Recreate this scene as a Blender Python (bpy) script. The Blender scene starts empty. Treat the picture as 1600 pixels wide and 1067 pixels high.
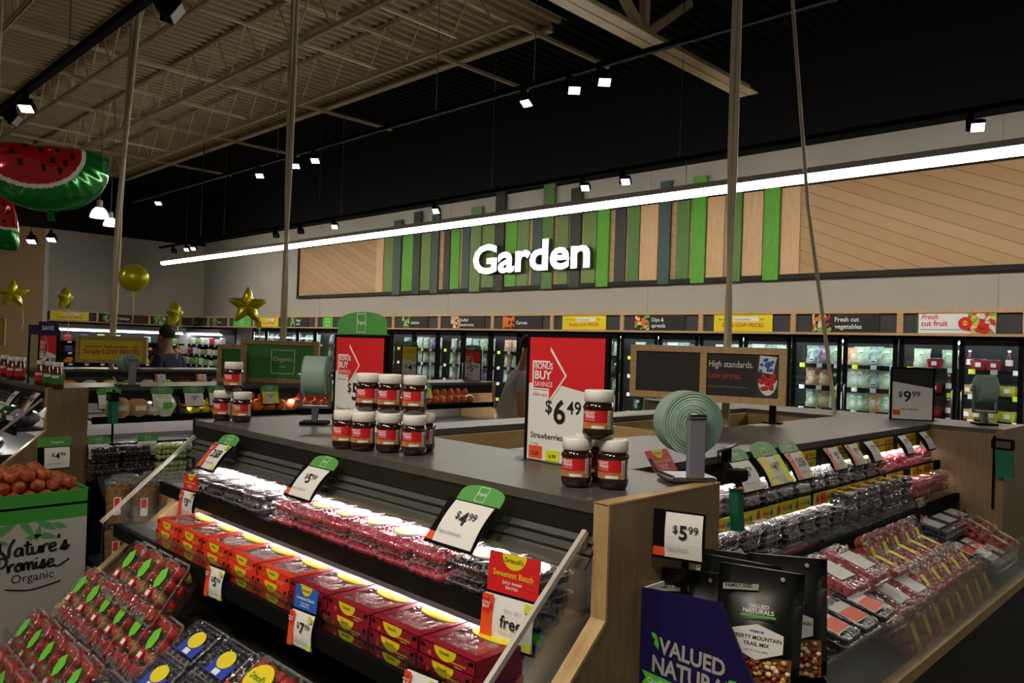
import bpy, math, random
from mathutils import Matrix, Vector
SC = bpy.context.scene
COL = SC.collection
PI = math.pi
R = random.Random(7)

# ---------------------------------------------------------------- camera
CAM_F, CAM_YAW, CAM_PITCH, CAM_ROLL, CAM_H = 1209.36, .776697, .00721850, .0329311, 1.65
_f = Vector((-math.sin(CAM_YAW)*math.cos(CAM_PITCH), math.cos(CAM_YAW)*math.cos(CAM_PITCH), math.sin(CAM_PITCH)))
_r0 = Vector((math.cos(CAM_YAW), math.sin(CAM_YAW), 0)); _u0 = _r0.cross(_f)
_r = math.cos(CAM_ROLL)*_r0 + math.sin(CAM_ROLL)*_u0
_u = -math.sin(CAM_ROLL)*_r0 + math.cos(CAM_ROLL)*_u0
cd = bpy.data.cameras.new('camera'); cam = bpy.data.objects.new('camera', cd); COL.objects.link(cam)
cd.sensor_width = 36; cd.lens = CAM_F/1600*36; cd.clip_start = .05; cd.clip_end = 200
cam.matrix_world = Matrix(((_r.x, _u.x, -_f.x, 0), (_r.y, _u.y, -_f.y, 0), (_r.z, _u.z, -_f.z, CAM_H), (0, 0, 0, 1)))
SC.camera = cam

# ---------------------------------------------------------------- light and exposure
SC.view_settings.view_transform = 'Standard'
SC.view_settings.look = 'None'
SC.view_settings.exposure = 0.0
SC.view_settings.gamma = 1.0
SC.view_settings.use_curve_mapping = False
SC.cycles.transparent_max_bounces = 24
SC.cycles.max_bounces = 6
world = bpy.data.worlds.new('store_air'); SC.world = world; world.use_nodes = True
bg = world.node_tree.nodes['Background']
bg.inputs[0].default_value = (1.0, .93, .80, 1); bg.inputs[1].default_value = .07    # the rest of the store behind the camera
# brightness of the store's lamps and some added unseen ones (W); each is built further down with its own light
E_STRIP = 33.0
E_CASE = 105.0
E_SPOT = 14.0
E_BAY = 34.0
E_COOLER = 16
E_LETTER = 2.6

# ---------------------------------------------------------------- materials
MATS = {}
def lin(h):
    if isinstance(h, str):
        c = [int(h[i:i+2], 16)/255 for i in (0, 2, 4)]
    else: c = list(h)
    return [x/12.92 if x <= .04045 else ((x+.055)/1.055)**2.4 for x in c]
def mat(name, col='808080', rough=.5, metal=0., noise=0., nscale=8., col2=None, stretch=(1, 1, 1), bump=0., bscale=None, emit=0., clear=0., spec=.5, coat=0.):
    if name in MATS: return MATS[name]
    m = bpy.data.materials.new(name); m.use_nodes = True; nt = m.node_tree; N = nt.nodes; L = nt.links
    b = N['Principled BSDF']; c = lin(col)
    b.inputs['Base Color'].default_value = (*c, 1); b.inputs['Roughness'].default_value = rough
    b.inputs['Metallic'].default_value = metal; b.inputs['Specular IOR Level'].default_value = spec
    if coat: b.inputs['Coat Weight'].default_value = coat
    m.diffuse_color = (*c, 1)
    if noise or col2 or bump:
        tc = N.new('ShaderNodeTexCoord'); mp = N.new('ShaderNodeMapping'); mp.inputs['Scale'].default_value = stretch
        L.new(tc.outputs['Object'], mp.inputs['Vector'])
        nz = N.new('ShaderNodeTexNoise'); nz.inputs['Scale'].default_value = nscale; nz.inputs['Detail'].default_value = 4
        L.new(mp.outputs[0], nz.inputs['Vector'])
        if noise or col2:
            rp = N.new('ShaderNodeValToRGB')
            c2 = lin(col2) if col2 else [x*(1-noise) for x in c]
            rp.color_ramp.elements[0].position = .35; rp.color_ramp.elements[1].position = .65
            rp.color_ramp.elements[0].color = (*c2, 1); rp.color_ramp.elements[1].color = (*c, 1)
            L.new(nz.outputs['Fac'], rp.inputs['Fac']); L.new(rp.outputs[0], b.inputs['Base Color'])
        if bump:
            n2 = nz
            if bscale:
                n2 = N.new('ShaderNodeTexNoise'); n2.inputs['Scale'].default_value = bscale; n2.inputs['Detail'].default_value = 2
                L.new(tc.outputs['Object'], n2.inputs['Vector'])
            bp = N.new('ShaderNodeBump'); bp.inputs['Strength'].default_value = bump; bp.inputs['Distance'].default_value = .01
            L.new(n2.outputs['Fac'], bp.inputs['Height']); L.new(bp.outputs[0], b.inputs['Normal'])
    if emit:
        b.inputs['Emission Color'].default_value = (*c, 1); b.inputs['Emission Strength'].default_value = emit
    if clear:
        out = N['Material Output']; mx = N.new('ShaderNodeMixShader'); tr = N.new('ShaderNodeBsdfTransparent')
        mx.inputs[0].default_value = clear
        L.new(b.outputs[0], mx.inputs[1]); L.new(tr.outputs[0], mx.inputs[2]); L.new(mx.outputs[0], out.inputs['Surface'])
    MATS[name] = m
    return m
def clear_mat(name, tint='ffffff', gloss=.12, rough=.08, edge=.5, body=0., bump=0., bscale=30.):
    """thin clear plastic or glass: a see-through sheet with a fresnel gloss and a little body of its own"""
    if name in MATS: return MATS[name]
    m = bpy.data.materials.new(name); m.use_nodes = True; nt = m.node_tree; N = nt.nodes; L = nt.links
    N.remove(N['Principled BSDF']); out = N['Material Output']
    tr = N.new('ShaderNodeBsdfTransparent'); tr.inputs[0].default_value = (*lin(tint), 1)
    gl = N.new('ShaderNodeBsdfGlossy'); gl.inputs['Roughness'].default_value = rough
    lw = N.new('ShaderNodeLayerWeight'); lw.inputs[0].default_value = .35
    mr = N.new('ShaderNodeMapRange'); mr.inputs['To Min'].default_value = gloss; mr.inputs['To Max'].default_value = edge
    L.new(lw.outputs['Facing'], mr.inputs['Value'])
    mx = N.new('ShaderNodeMixShader'); L.new(mr.outputs[0], mx.inputs[0]); L.new(tr.outputs[0], mx.inputs[1]); L.new(gl.outputs[0], mx.inputs[2])
    last = mx
    if body:
        df = N.new('ShaderNodeBsdfDiffuse'); df.inputs[0].default_value = (*lin(tint), 1)
        m2 = N.new('ShaderNodeMixShader'); m2.inputs[0].default_value = body
        L.new(mx.outputs[0], m2.inputs[1]); L.new(df.outputs[0], m2.inputs[2]); last = m2
    if bump:
        tc = N.new('ShaderNodeTexCoord'); nz = N.new('ShaderNodeTexNoise'); nz.inputs['Scale'].default_value = bscale
        L.new(tc.outputs['Object'], nz.inputs['Vector'])
        bp = N.new('ShaderNodeBump'); bp.inputs['Strength'].default_value = bump; bp.inputs['Distance'].default_value = .02
        L.new(nz.outputs['Fac'], bp.inputs['Height']); L.new(bp.outputs[0], gl.inputs['Normal']); L.new(bp.outputs[0], lw.inputs['Normal'])
    L.new(last.outputs[0], out.inputs['Surface'])
    MATS[name] = m
    return m

mat('wall_grey', 'a9a69c', .85, noise=.04, nscale=2)
mat('black_paint', '0e0e0d', .85, spec=.2)
mat('deck_cream', 'ab9a7b', .7, noise=.12, nscale=3)
mat('steel_cream', 'd3c3a2', .55, noise=.08, nscale=5)
mat('tan_wall', '8d7350', .85)
mat('floor_tile', '5b564d', .35, noise=.15, nscale=3)
mat('pine', 'c9a676', .55, col2='b8905d', nscale=6, stretch=(1, 1, 12))
mat('pine_h', 'c9a676', .55, col2='bb9462', nscale=6, stretch=(12, 12, 1))
mat('oak_lam', '8a7453', .45, col2='7d6848', nscale=7, stretch=(9, 9, 1))
mat('edge_ply', 'b99a69', .5, col2='ab8b5a', nscale=9)
mat('case_black', '121110', .55, spec=.3)
mat('case_rib', '4a4945', .45)
mat('case_top', '504e4a', .38, noise=.10, nscale=6, col2='4a4844')
mat('case_in', '2a2a29', .6)
mat('case_white', 'e8e8e6', .5)
mat('chrome', 'd8d8dc', .12, 1.)
mat('steel', '9a9aa2', .3, 1.)
mat('rail_alu', 'cdc8be', .35, .25)
mat('arm_grey', '8d8d99', .3, .35)
mat('black', '0b0b0b', .8, spec=.1)
mat('black_gloss', '0b0b0c', .18)
mat('white', 'ededeb', .55)
mat('paper', 'e6e4e0', .6)
mat('ink', '141414', .6)
mat('red_print', 'd81f24', .5)
mat('orange_print', 'e8501c', .5)
mat('yellow_print', 'e8d418', .5)
mat('lime_print', 'd8e22a', .5)
mat('green_print', '4f9a45', .5)
mat('green_dark', '2e7d22', .5)
mat('green_bright', '58c43a', .5)
mat('blue_print', '2166c8', .5)
mat('purple_print', '170e48', .45)
mat('slate_print', '24231f', .6)
mat('slate_cell', '3a3a3b', .7)
mat('grey_ink', '8a8a88', .6)
mat('light_tube', 'fff6ea', .5, emit=E_STRIP)
mat('light_case', 'fff0ec', .5, emit=E_CASE)
mat('light_cooler', 'f4f8ff', .5, emit=E_COOLER)
mat('light_letter', 'f2fbff', .5, emit=E_LETTER)
mat('light_lens', 'ffffff', .5, emit=5)
mat('light_bay', 'fff4e4', .5, emit=2.5)
clear_mat('acrylic', 'f4f8f6', .025, .05, .4)
clear_mat('clam_rim', 'ffffff', .16, .12, .75, body=.07, bump=.6, bscale=60)
clear_mat('clam', 'fdfdfd', .05, .08, .55, body=.0, bump=.8, bscale=45)
clear_mat('glass_door', 'dfe6e4', .05, .02, .5)
clear_mat('film', 'f6f6f6', .06, .12, .5, body=.03, bump=1., bscale=26)

# ---------------------------------------------------------------- mesh kit
_TXT = {}
def text_geo(s, bold=0., shear=0.):
    k = (s, bold, shear)
    if k in _TXT: return _TXT[k]
    cu = bpy.data.curves.new('lettering', 'FONT'); cu.body = s; cu.size = 1; cu.offset = bold; cu.resolution_u = 3; cu.shear = shear
    o = bpy.data.objects.new('lettering', cu); me = o.to_mesh()
    v = [tuple(p.co) for p in me.vertices]; f = [tuple(p.vertices) for p in me.polygons]
    o.to_mesh_clear(); bpy.data.objects.remove(o); bpy.data.curves.remove(cu)
    xs = [p[0] for p in v] or [0, 1]; ys = [p[1] for p in v] or [0, 1]
    _TXT[k] = (v, f, min(xs), max(xs), min(ys), max(ys))
    return _TXT[k]

class MB:
    """collects shapes of one part and links them as one mesh object"""
    def __init__(s, M=None):
        s.v = []; s.f = []; s.mi = []; s.sm = []; s.mats = []; s.M = M or Matrix()
    def k(s, m):
        m = MATS[m] if isinstance(m, str) else m
        if m not in s.mats: s.mats.append(m)
        return s.mats.index(m)
    def add(s, vs, fs, m, smooth=False):
        n = len(s.v); M = s.M; i = s.k(m)
        s.v += [tuple(M @ Vector(p)) for p in vs]
        s.f += [tuple(n+j for j in f) for f in fs]; s.mi += [i]*len(fs); s.sm += [smooth]*len(fs)
        return s
    def box(s, x0, x1, y0, y1, z0, z1, m, bev=0):
        if not bev:
            vs = [(x, y, z) for x in (x0, x1) for y in (y0, y1) for z in (z0, z1)]
            return s.add(vs, [(0, 1, 3, 2), (4, 6, 7, 5), (0, 4, 5, 1), (2, 3, 7, 6), (0, 2, 6, 4), (1, 5, 7, 3)], m)
        # chamfered: an octagon section with shrunk end caps
        b = min(bev, (x1-x0)/2.1, (y1-y0)/2.1, (z1-z0)/2.1)
        def ring(e, z): return [(x0+b+e, y0+e, z), (x1-b-e, y0+e, z), (x1-e, y0+b+e, z), (x1-e, y1-b-e, z), (x1-b-e, y1-e, z), (x0+b+e, y1-e, z), (x0+e, y1-b-e, z), (x0+e, y0+b+e, z)]
        h = b*.5
        return s.loft([ring(h, z0), ring(0, z0+b), ring(0, z1-b), ring(h, z1)], m, caps=True)
    def loft(s, rings, m, caps=True, smooth=False, closed=True):
        n = len(rings[0]); vs = [p for r in rings for p in r]; fs = []
        for a in range(len(rings)-1):
            for j in range(n if closed else n-1):
                j2 = (j+1) % n
                fs.append((a*n+j, a*n+j2, (a+1)*n+j2, (a+1)*n+j))
        s.add(vs, fs, m, smooth)
        if caps:
            s.add(rings[0], [tuple(range(n-1, -1, -1))], m); s.add(rings[-1], [tuple(range(n))], m)
        return s
    def prism(s, poly, ax, d0, d1, m):
        """extrude a 2-D outline along axis ax; poly holds the other two coordinates in x,y,z order"""
        def p(a, b, d): return {'x': (d, a, b), 'y': (a, d, b), 'z': (a, b, d)}[ax]
        return s.loft([[p(a, b, d0) for a, b in poly], [p(a, b, d1) for a, b in poly]], m)
    def tube(s, pts, r, m, n=8, smooth=True, caps=True):
        pts = [Vector(p) for p in pts]; rs = r if isinstance(r, (list, tuple)) else [r]*len(pts); rings = []
        up = None
        for i, p in enumerate(pts):
            d = (pts[min(i+1, len(pts)-1)]-pts[max(i-1, 0)]).normalized()
            if up is None: up = Vector((0, 0, 1)) if abs(d.z) < .9 else Vector((1, 0, 0))
            a = d.cross(up).normalized(); up = a.cross(d)
            rings.append([tuple(p+rs[i]*(math.cos(t)*a+math.sin(t)*up)) for t in [2*PI*j/n for j in range(n)]])
        return s.loft(rings, m, caps, smooth)
    def bar(s, a, b, w, h, m, up=(0, 0, 1)):
        a = Vector(a); b = Vector(b); d = (b-a).normalized(); u = Vector(up)
        x = d.cross(u)
        if x.length < 1e-4: x = d.cross(Vector((1, 0, 0)))
        x.normalize(); y = x.cross(d)
        c = [(-w/2, -h/2), (w/2, -h/2), (w/2, h/2), (-w/2, h/2)]
        return s.loft([[tuple(p+x*i+y*j) for i, j in c] for p in (a, b)], m)
    def lathe(s, prof, m, n=20, c=(0, 0, 0), smooth=True, ax='z'):
        rings = []
        for r, z in prof:
            rr = []
            for j in range(n):
                t = 2*PI*j/n; a, b = max(r, 1e-5)*math.cos(t), max(r, 1e-5)*math.sin(t)
                q = {'z': (a, b, z), 'y': (a, z, b), 'x': (z, a, b)}[ax]
                rr.append((q[0]+c[0], q[1]+c[1], q[2]+c[2]))
            rings.append(rr)
        return s.loft(rings, m, True, smooth)
    def ball(s, c, r, m, n=10, k=6, sq=(1, 1, 1), jit=0):
        prof = []
        vs = []; fs = []
        for i in range(k+1):
            t = PI*i/k
            for j in range(n):
                p = 2*PI*j/n; q = 1+(R.random()-.5)*jit if jit else 1
                vs.append((c[0]+r*sq[0]*q*math.sin(t)*math.cos(p), c[1]+r*sq[1]*q*math.sin(t)*math.sin(p), c[2]+r*sq[2]*q*math.cos(t)))
        for i in range(k):
            for j in range(n):
                fs.append((i*n+j, i*n+(j+1) % n, (i+1)*n+(j+1) % n, (i+1)*n+j)[::-1])
        return s.add(vs, fs, m, True)
    def quad(s, a, b, c, d, m): return s.add([a, b, c, d], [(0, 1, 2, 3)], m)
    def plate(s, x0, x1, z0, z1, y, m, th=.001):
        """thin printed sheet in the x-z plane whose face looks to -y"""
        return s.box(x0, x1, y, y+th, z0, z1, m)
    def poly(s, pts, y, m, th=.0008):
        return s.prism(pts, 'y', y, y+th, m)
    def text(s, st, x, z, h, y, m, bold=.0, al='l', wmax=None, sx=1., shear=0., rot=0., cap=True):
        """lettering in the x-z plane facing -y; x,z = anchor on the baseline, h = cap height"""
        v, f, a0, a1, b0, b1 = text_geo(st, bold, shear)
        k = h/.70; w = (a1-a0)*k*sx
        if wmax and w > wmax: sx *= wmax/w; w = wmax
        ox = {'l': 0, 'c': -w/2, 'r': -w}[al]
        ca, sa = math.cos(rot), math.sin(rot); out = []
        for p in v:
            px = (p[0]-a0)*k*sx+ox; pz = p[1]*k
            out.append((x+px*ca-pz*sa, y, z+px*sa+pz*ca))
        return s.add(out, [tuple(q) for q in f], m)
    def build(s, name, parent=None, loc=None):
        me = bpy.data.meshes.new(name); me.from_pydata(s.v, [], s.f)
        for m in s.mats: me.materials.append(m)
        me.polygons.foreach_set('material_index', s.mi); me.polygons.foreach_set('use_smooth', s.sm)
        me.update()
        o = bpy.data.objects.new(name, me); COL.objects.link(o)
        if parent: o.parent = parent
        if loc: o.location = loc
        return o

def tag(o, label=None, cat=None, group=None, kind=None):
    if label: o['label'] = label
    if cat: o['category'] = cat
    if group: o['group'] = group
    if kind: o['kind'] = kind
    return o
def thing(name, label, cat, loc=(0, 0, 0), rz=0., group=None, M=None):
    o = bpy.data.objects.new(name, None); COL.objects.link(o); o.empty_display_size = .05
    if M is not None: o.matrix_world = M
    else: o.location = loc; o.rotation_euler = (0, 0, rz)
    return tag(o, label, cat, group)
def struct(o): o['kind'] = 'structure'; return o
def copy_tree(o, parent=None):
    c = o.copy(); COL.objects.link(c); c.parent = parent
    for ch in list(o.children): copy_tree(ch, c)
    return c
def put(proto, used, M, label, group=None):
    """first call places the prototype itself, later ones place copies of it and of its parts"""
    o = proto if not used else copy_tree(proto)
    used.append(1); o.matrix_world = M; o['label'] = label
    if group: o['group'] = group
    return o
def TR(x, y, z, rz=0., rx=0., ry=0., s=1.):
    return Matrix.Translation((x, y, z)) @ Matrix.Rotation(rz, 4, 'Z') @ Matrix.Rotation(rx, 4, 'X') @ Matrix.Rotation(ry, 4, 'Y') @ Matrix.Scale(s, 4)
ORD = ['first', 'second', 'third', 'fourth', 'fifth', 'sixth', 'seventh', 'eighth', 'ninth', 'tenth', 'eleventh', 'twelfth', 'thirteenth', 'fourteenth', 'fifteenth', 'sixteenth', 'seventeenth', 'eighteenth', 'nineteenth', 'twentieth']
def nth(i, n, a='left', b='right'):
    if n == 1: return 'only one'
    if i == 0: return a+'most'
    if i == n-1: return b+'most'
    if i > n/2: return f'{ORD[n-1-i]} from the {b}'
    return f'{ORD[i]} from the {a}'
# ================================================================ the room
WY, WT = 10.4, 6.16           # back wall, roof deck
b = MB(); b.box(-26, 6, -6, 12, -.05, 0, 'floor_tile'); struct(b.build('floor'))
b = MB(); b.box(-25, 5, WY, WY+.2, 0, 4.56, 'wall_grey'); b.box(-25, 5, WY, WY+.2, 4.56, 6.3, 'black_paint')
for x in (-17, -12.1, -7.2, -2.3): b.box(x, x+.012, WY-.002, WY, 2.3, 4.56, 'grey_ink')
struct(b.build('wall_back'))
b = MB(); b.box(-23.9, -23.7, 5.6, WY, 0, 4.45, 'wall_grey'); b.box(-23.9, -23.7, 5.6, WY, 4.45, 6.3, 'black_paint')
b.box(-23.7, -21.7, 5.5, 5.6, 0, 4.2, 'wall_grey'); b.box(-23.7, -21.7, 5.5, 5.6, 4.2, 6.3, 'black_paint'); struct(b.build('wall_left'))
b = MB(); b.box(-21.9, -21.7, -6, 5.5, 0, 4.2, 'tan_wall'); b.box(-21.9, -21.7, -6, 5.5, 4.2, 6.3, 'black_paint'); struct(b.build('wall_left_bakery'))
# corrugated roof deck: cream in front, the same deck painted black behind
def deck(x0, x1, y0, y1, m, name):
    pts = []; x = x0
    while x < x1:
        pts += [(x, WT-.05), (x+.07, WT-.05), (x+.09, WT), (x+.16, WT)]; x += .18
    vs = [(p, y0, z) for p, z in pts]+[(p, y1, z) for p, z in pts]; n = len(pts)
    b = MB(); b.add(vs, [(i, i+1, n+i+1, n+i) for i in range(n-1)], m); b.box(x0, x1, y0, y1, WT+.01, WT+.06, 'black_paint')
    return struct(b.build(name))
deck(-26, -6.9, -6, 7.9, 'deck_cream', 'ceiling')
deck(-26, 5, 7.9, 10.6, 'black_paint', 'ceiling_black')
deck(-6.9, 5, -6, 7.9, 'black_paint', 'ceiling_black')

# open-web roof joists running along the room
JN = ['nearest', 'second nearest', 'third', 'fourth', 'fifth']
def joist(y, x1, label, web=True, zb=5.45, zt=6.1):
    t = thing('roof_joist', label, 'roof beam', (0, y, 0), 0, 'cream roof joists')
    x0 = -25.5
    for nm, z in (('top_chord', zt), ('bottom_chord', zb)):
        b = MB()
        for s in (-1, 1):
            b.box(x0, x1, s*.012-.03*(s < 0), s*.012+.03*(s > 0), z-.004, z+.004, 'steel_cream')
            b.box(x0, x1, s*.012-.006*(s < 0), s*.012+.006*(s > 0), z-.03, z+.03, 'steel_cream')
        if nm == 'top_chord' or web: b.build(nm, t)
    if web:
        b = MB(); x = x1-.3; k = 0
        while x > x0+1:
            b.tube([(x, 0, zb), (x-.45, 0, zt)], .012, 'steel_cream', 6); b.tube([(x-.45, 0, zt), (x-.9, 0, zb)], .012, 'steel_cream', 6)
            x -= .9
        b.build('web', t)
    return t
for y, x1, lb in ((1.0, -5.2, 'cream open web roof joist nearest the camera at top left'), (2.35, -5.2, 'cream roof joist crossing the upper left corner above the black track'),
                  (3.72, -5.2, 'cream roof joist reaching from the left edge above the watermelon balloon'), (5.05, -5.2, 'cream roof joist in the middle of the ceiling'),
                  (6.38, -6.4, 'cream roof joist next to the edge of the black ceiling')):
    joist(y, x1, lb)
t = joist(7.9, -7.2, 'cream beam along the edge where the ceiling turns black', web=False)
b = MB(); b.box(-25.5, -7.2, -.07, .05, 6.035, 6.06, 'steel_cream'); b.box(-25.5, -7.2, -.012, .012, 6.06, 6.12, 'steel_cream'); b.build('ledge', t)
for i, (x, y1) in enumerate(((-7.35, 9.4), (-9.05, 9.4), (-12.9, 9.4), (-16.5, 9.4), (-20, 9.4))):
    b = MB(); b.bar((x, -2, 6.0), (x, y1, 6.0), .05, .05, 'steel_cream'); b.bar((x, -2, 5.5), (x, 6.5, 5.5), .035, .035, 'steel_cream')
    tag(b.build('bridging_bar'), 'cream cross bar tying the roof joists together, ' + nth(4-i, 5), 'bar', 'cross bars of the roof')
# the girder that carries them
t = thing('roof_girder', 'heavy cream roof truss running towards the Garden wall', 'roof beam', (-5.25, 0, 0))
b = MB()
for s in (-1, 1):
    x0, x1 = (-.15, -.012) if s < 0 else (.012, .15)
    b.box(x0, x1, -4, 9.85, 5.24, 5.26, 'steel_cream'); b.box(x0 if s > 0 else x1-.02, x0+.02 if s > 0 else x1, -4, 9.85, 5.26, 5.38, 'steel_cream')
b.build('bottom_chord', t)
b = MB(); b.box(-.15, .15, -4, 7.4, 6.0, 6.02, 'steel_cream'); b.box(-.02, .02, -4, 7.4, 5.9, 6.0, 'steel_cream'); b.build('top_chord', t)
for y in (.2, 2.6, 5., 7.35):
    b = MB(); b.bar((0, y, 5.3), (0, y, 6.), .09, .09, 'steel_cream', (0, 1, 0)); b.build('web_post', t)
    b = MB(); b.bar((0, y, 5.3), (0, y-.95, 6.), .1, .08, 'steel_cream', (1, 0, 0)); b.build('web_diagonal', t)
    b = MB(); b.bar((0, y, 5.3), (0, y+.95, 6.), .1, .08, 'steel_cream', (1, 0, 0)); b.build('web_diagonal', t)

# ---------------------------------------------------------------- feature wall: planks, coloured boards and the lit word
fx0, fx1, fz0, fz1 = -17.95, 1.5, 2.79, 4.0
def slant_mat():
    m = bpy.data.materials.new('slant_planks'); m.use_nodes = True; nt = m.node_tree; N = nt.nodes; L = nt.links
    bs = N['Principled BSDF']; bs.inputs['Roughness'].default_value = .55
    tc = N.new('ShaderNodeTexCoord'); sp = N.new('ShaderNodeSeparateXYZ'); L.new(tc.outputs['Object'], sp.inputs[0])
    ml = N.new('ShaderNodeMath'); ml.operation = 'MULTIPLY_ADD'; ml.inputs[1].default_value = .42; L.new(sp.outputs['X'], ml.inputs[0]); L.new(sp.outputs['Z'], ml.inputs[2])
    dv = N.new('ShaderNodeMath'); dv.operation = 'DIVIDE'; dv.inputs[1].default_value = .165; L.new(ml.outputs[0], dv.inputs[0])
    fr = N.new('ShaderNodeMath'); fr.operation = 'FRACT'; L.new(dv.outputs[0], fr.inputs[0])
    fl = N.new('ShaderNodeMath'); fl.operation = 'FLOOR'; L.new(dv.outputs[0], fl.inputs[0])
    wn = N.new('ShaderNodeTexWhiteNoise'); wn.noise_dimensions = '1D'; L.new(fl.outputs[0], wn.inputs['W'])
    rp = N.new('ShaderNodeMix'); rp.data_type = 'RGBA'; L.new(wn.outputs['Value'], rp.inputs['Factor'])
    rp.inputs['A'].default_value = (*lin('b49068'), 1); rp.inputs['B'].default_value = (*lin('a9855b'), 1)
    lt = N.new('ShaderNodeMath'); lt.operation = 'LESS_THAN'; lt.inputs[1].default_value = .06; L.new(fr.outputs[0], lt.inputs[0])
    m2 = N.new('ShaderNodeMix'); m2.data_type = 'RGBA'; L.new(lt.outputs[0], m2.inputs['Factor']); L.new(rp.outputs['Result'], m2.inputs['A']); m2.inputs['B'].default_value = (*lin('7a5e3a'), 1)
    L.new(m2.outputs['Result'], bs.inputs['Base Color'])
    MATS['slant_planks'] = m
slant_mat()
for n, a, c in (('bd_olive', '6f8a44', '5c7838'), ('bd_teal', '3c5450', '334945'), ('bd_bright', '5aa62c', '4c9423'), ('bd_char', '33332f', '2b2b28'), ('bd_sage', '6a8a52', '59783f'), ('bd_mid', '557f3a', '46702e'), ('bd_pine', 'd0ad84', 'c29c70')):
    mat(n, a, .6, col2=c, nscale=5, stretch=(14, 14, 1))
t = thing('feature_panel', 'long wood panel of green and grey boards high on the back wall', 'wall panel', (0, WY, 0))
b = MB(); b.box(fx0, fx1, -.04, 0, fz0, fz1, 'slant_planks'); b.build('backing', t)
b = MB()
b.box(fx0-.06, fx1, -.075, 0, fz1, fz1+.07, 'case_black'); b.box(fx0-.06, fx1, -.075, 0, fz0-.07, fz0, 'case_black'); b.box(fx0-.06, fx0, -.075, 0, fz0, fz1, 'case_black'); b.build('frame', t)
def wx(px):   # where a sight line at the height of the boards meets the back wall
    d = _f + (px-800)/CAM_F*_r - (375-533.5)/CAM_F*_u
    return d.x*WY/d.y
BD = [(592.5, 603.5, 'pine', 0, 0), (605, 619.5, 'olive', 0, 0), (619.5, 631.5, 'teal', 1, 345), (633.5, 650, 'bright', 0, 0), (650.5, 661.5, 'char', 1, 332), (662, 677, 'olive', 0, 0),
      (679, 690, 'teal', 1, 336), (697.5, 707, 'char', 0, 0), (708.5, 722, 'bright', 0, 0), (726, 737.5, 'teal', 0, 0), (740, 756, 'sage', 1, 325), (758, 776, 'olive', 0, 0),
      (777.5, 792, 'char', 1, 299), (794, 811, 'bright', 0, 0), (814, 830, 'sage', 0, 0), (835, 850, 'teal', 0, 0), (852, 869, 'mid', 1, 288), (874, 891, 'olive', 0, 0), (895, 911.5, 'char', 1, 295),
      (915, 935, 'olive', 0, 0), (937.5, 956, 'bright', 1, 318), (964, 981, 'char', 0, 0), (984, 1002, 'mid', 0, 0), (1034, 1051, 'teal', 1, 285), (1060, 1080, 'mid', 0, 0), (1085, 1106, 'bright', 1, 278),
      (1146, 1162, 'mid', 1, 290), (1197, 1221, 'bright', 1, 285), (1224, 1252, 'pine', 0, 0), (1004, 1031, 'pine', 0, 0), (1108, 1134, 'pine', 0, 0), (1164, 1194, 'pine', 0, 0)]
def wz(px, py):
    d = _f + (px-800)/CAM_F*_r - (py-533.5)/CAM_F*_u
    return CAM_H + d.z*WY/d.y
for a, c, k, tall, ty in BD:
    x0, x1 = wx(a), wx(c)
    z1 = wz((a+c)/2, ty) if tall and ty < 340 else (fz1+.0 if not tall else wz((a+c)/2, ty))
    z0 = fz0-.075 if tall else fz0
    b = MB(); b.box(x0, x1, -.085 if tall else -.062, -.04, z0, max(z1, fz1), 'bd_'+k); b.build('board', t)
t = thing('garden_sign', 'large glowing white word Garden on the green boards', 'sign', (wx(752), WY-.2, 0))
x = 0; zb = 3.06; full = text_geo('Garden', .028); sx = (wx(934)-wx(752))/(full[3]-full[2])/.74
for i, ch in enumerate('Garden'):
    g = text_geo(ch, .028); h = .74; adv = text_geo('Garden'[:i+1], .028)
    x = (adv[3]-(g[3]-g[2])-full[2])*h*sx
    f, vs = g[1], g[0]
    P = [((p[0]-g[2])*h*sx+x, p[1]*h*1.02) for p in vs]
    b = MB()
    b.add([(p[0], 0, zb+p[1]) for p in P], f, 'light_letter')
    ed = {}
    for q in f:
        for j in range(len(q)):
            e = (q[j], q[(j+1) % len(q)]); ed[tuple(sorted(e))] = None if tuple(sorted(e)) in ed else e
    sides = [e for e in ed.values() if e]
    n = len(P)
    b.add([(p[0], 0, zb+p[1]) for p in P]+[(p[0], .09, zb+p[1]) for p in P], [(e[1], e[0], n+e[0], n+e[1]) for e in sides]+[tuple(n+j for j in q[::-1]) for q in f], 'case_rib')
    b.tube([((min(p[0] for p in P)+max(p[0] for p in P))/2, .09, zb+.25), ((min(p[0] for p in P)+max(p[0] for p in P))/2, .14, zb+.25)], .02, 'steel')
    b.build('letter', t)

# ---------------------------------------------------------------- tracks, spots, linear light, hanging cords
def track(name, y, z, x0, x1, label, hang, w=.04, cat='light track'):
    t = thing(name, label, cat, (0, y, 0))
    b = MB(); b.box(x0, x1, -w/2, w/2, z-w*.5, z+w*.5, 'rail_alu' if name == 'light_track_x' else 'black'); b.build('rail', t)
    for x in hang:
        b = MB(); b.tube([(x, 0, z), (x, 0, 6.1)], .006, 'steel', 5); b.build('hanger_cord', t)
track('light_track', 8.1, 4.0, -21.3, 3, 'thin black light track along the back wall above the glowing tube', [-19.6, -17.5, -12.6, -8.5, -5.2, -1.5], .05)
track('light_track', 5.9, 4.42, -17, 0, 'black light track crossing the dark ceiling in the middle', [-11, -7.2, -5.6, -2.5], .05)
track('light_track', 2.3, 4.35, -14, -3, 'thick black light track in the upper left corner', [-8.5, -6.9], .07)
t = thing('linear_light', 'long glowing white tube light hanging in front of the Garden wall', 'light', (0, 8.1, 0))
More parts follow.
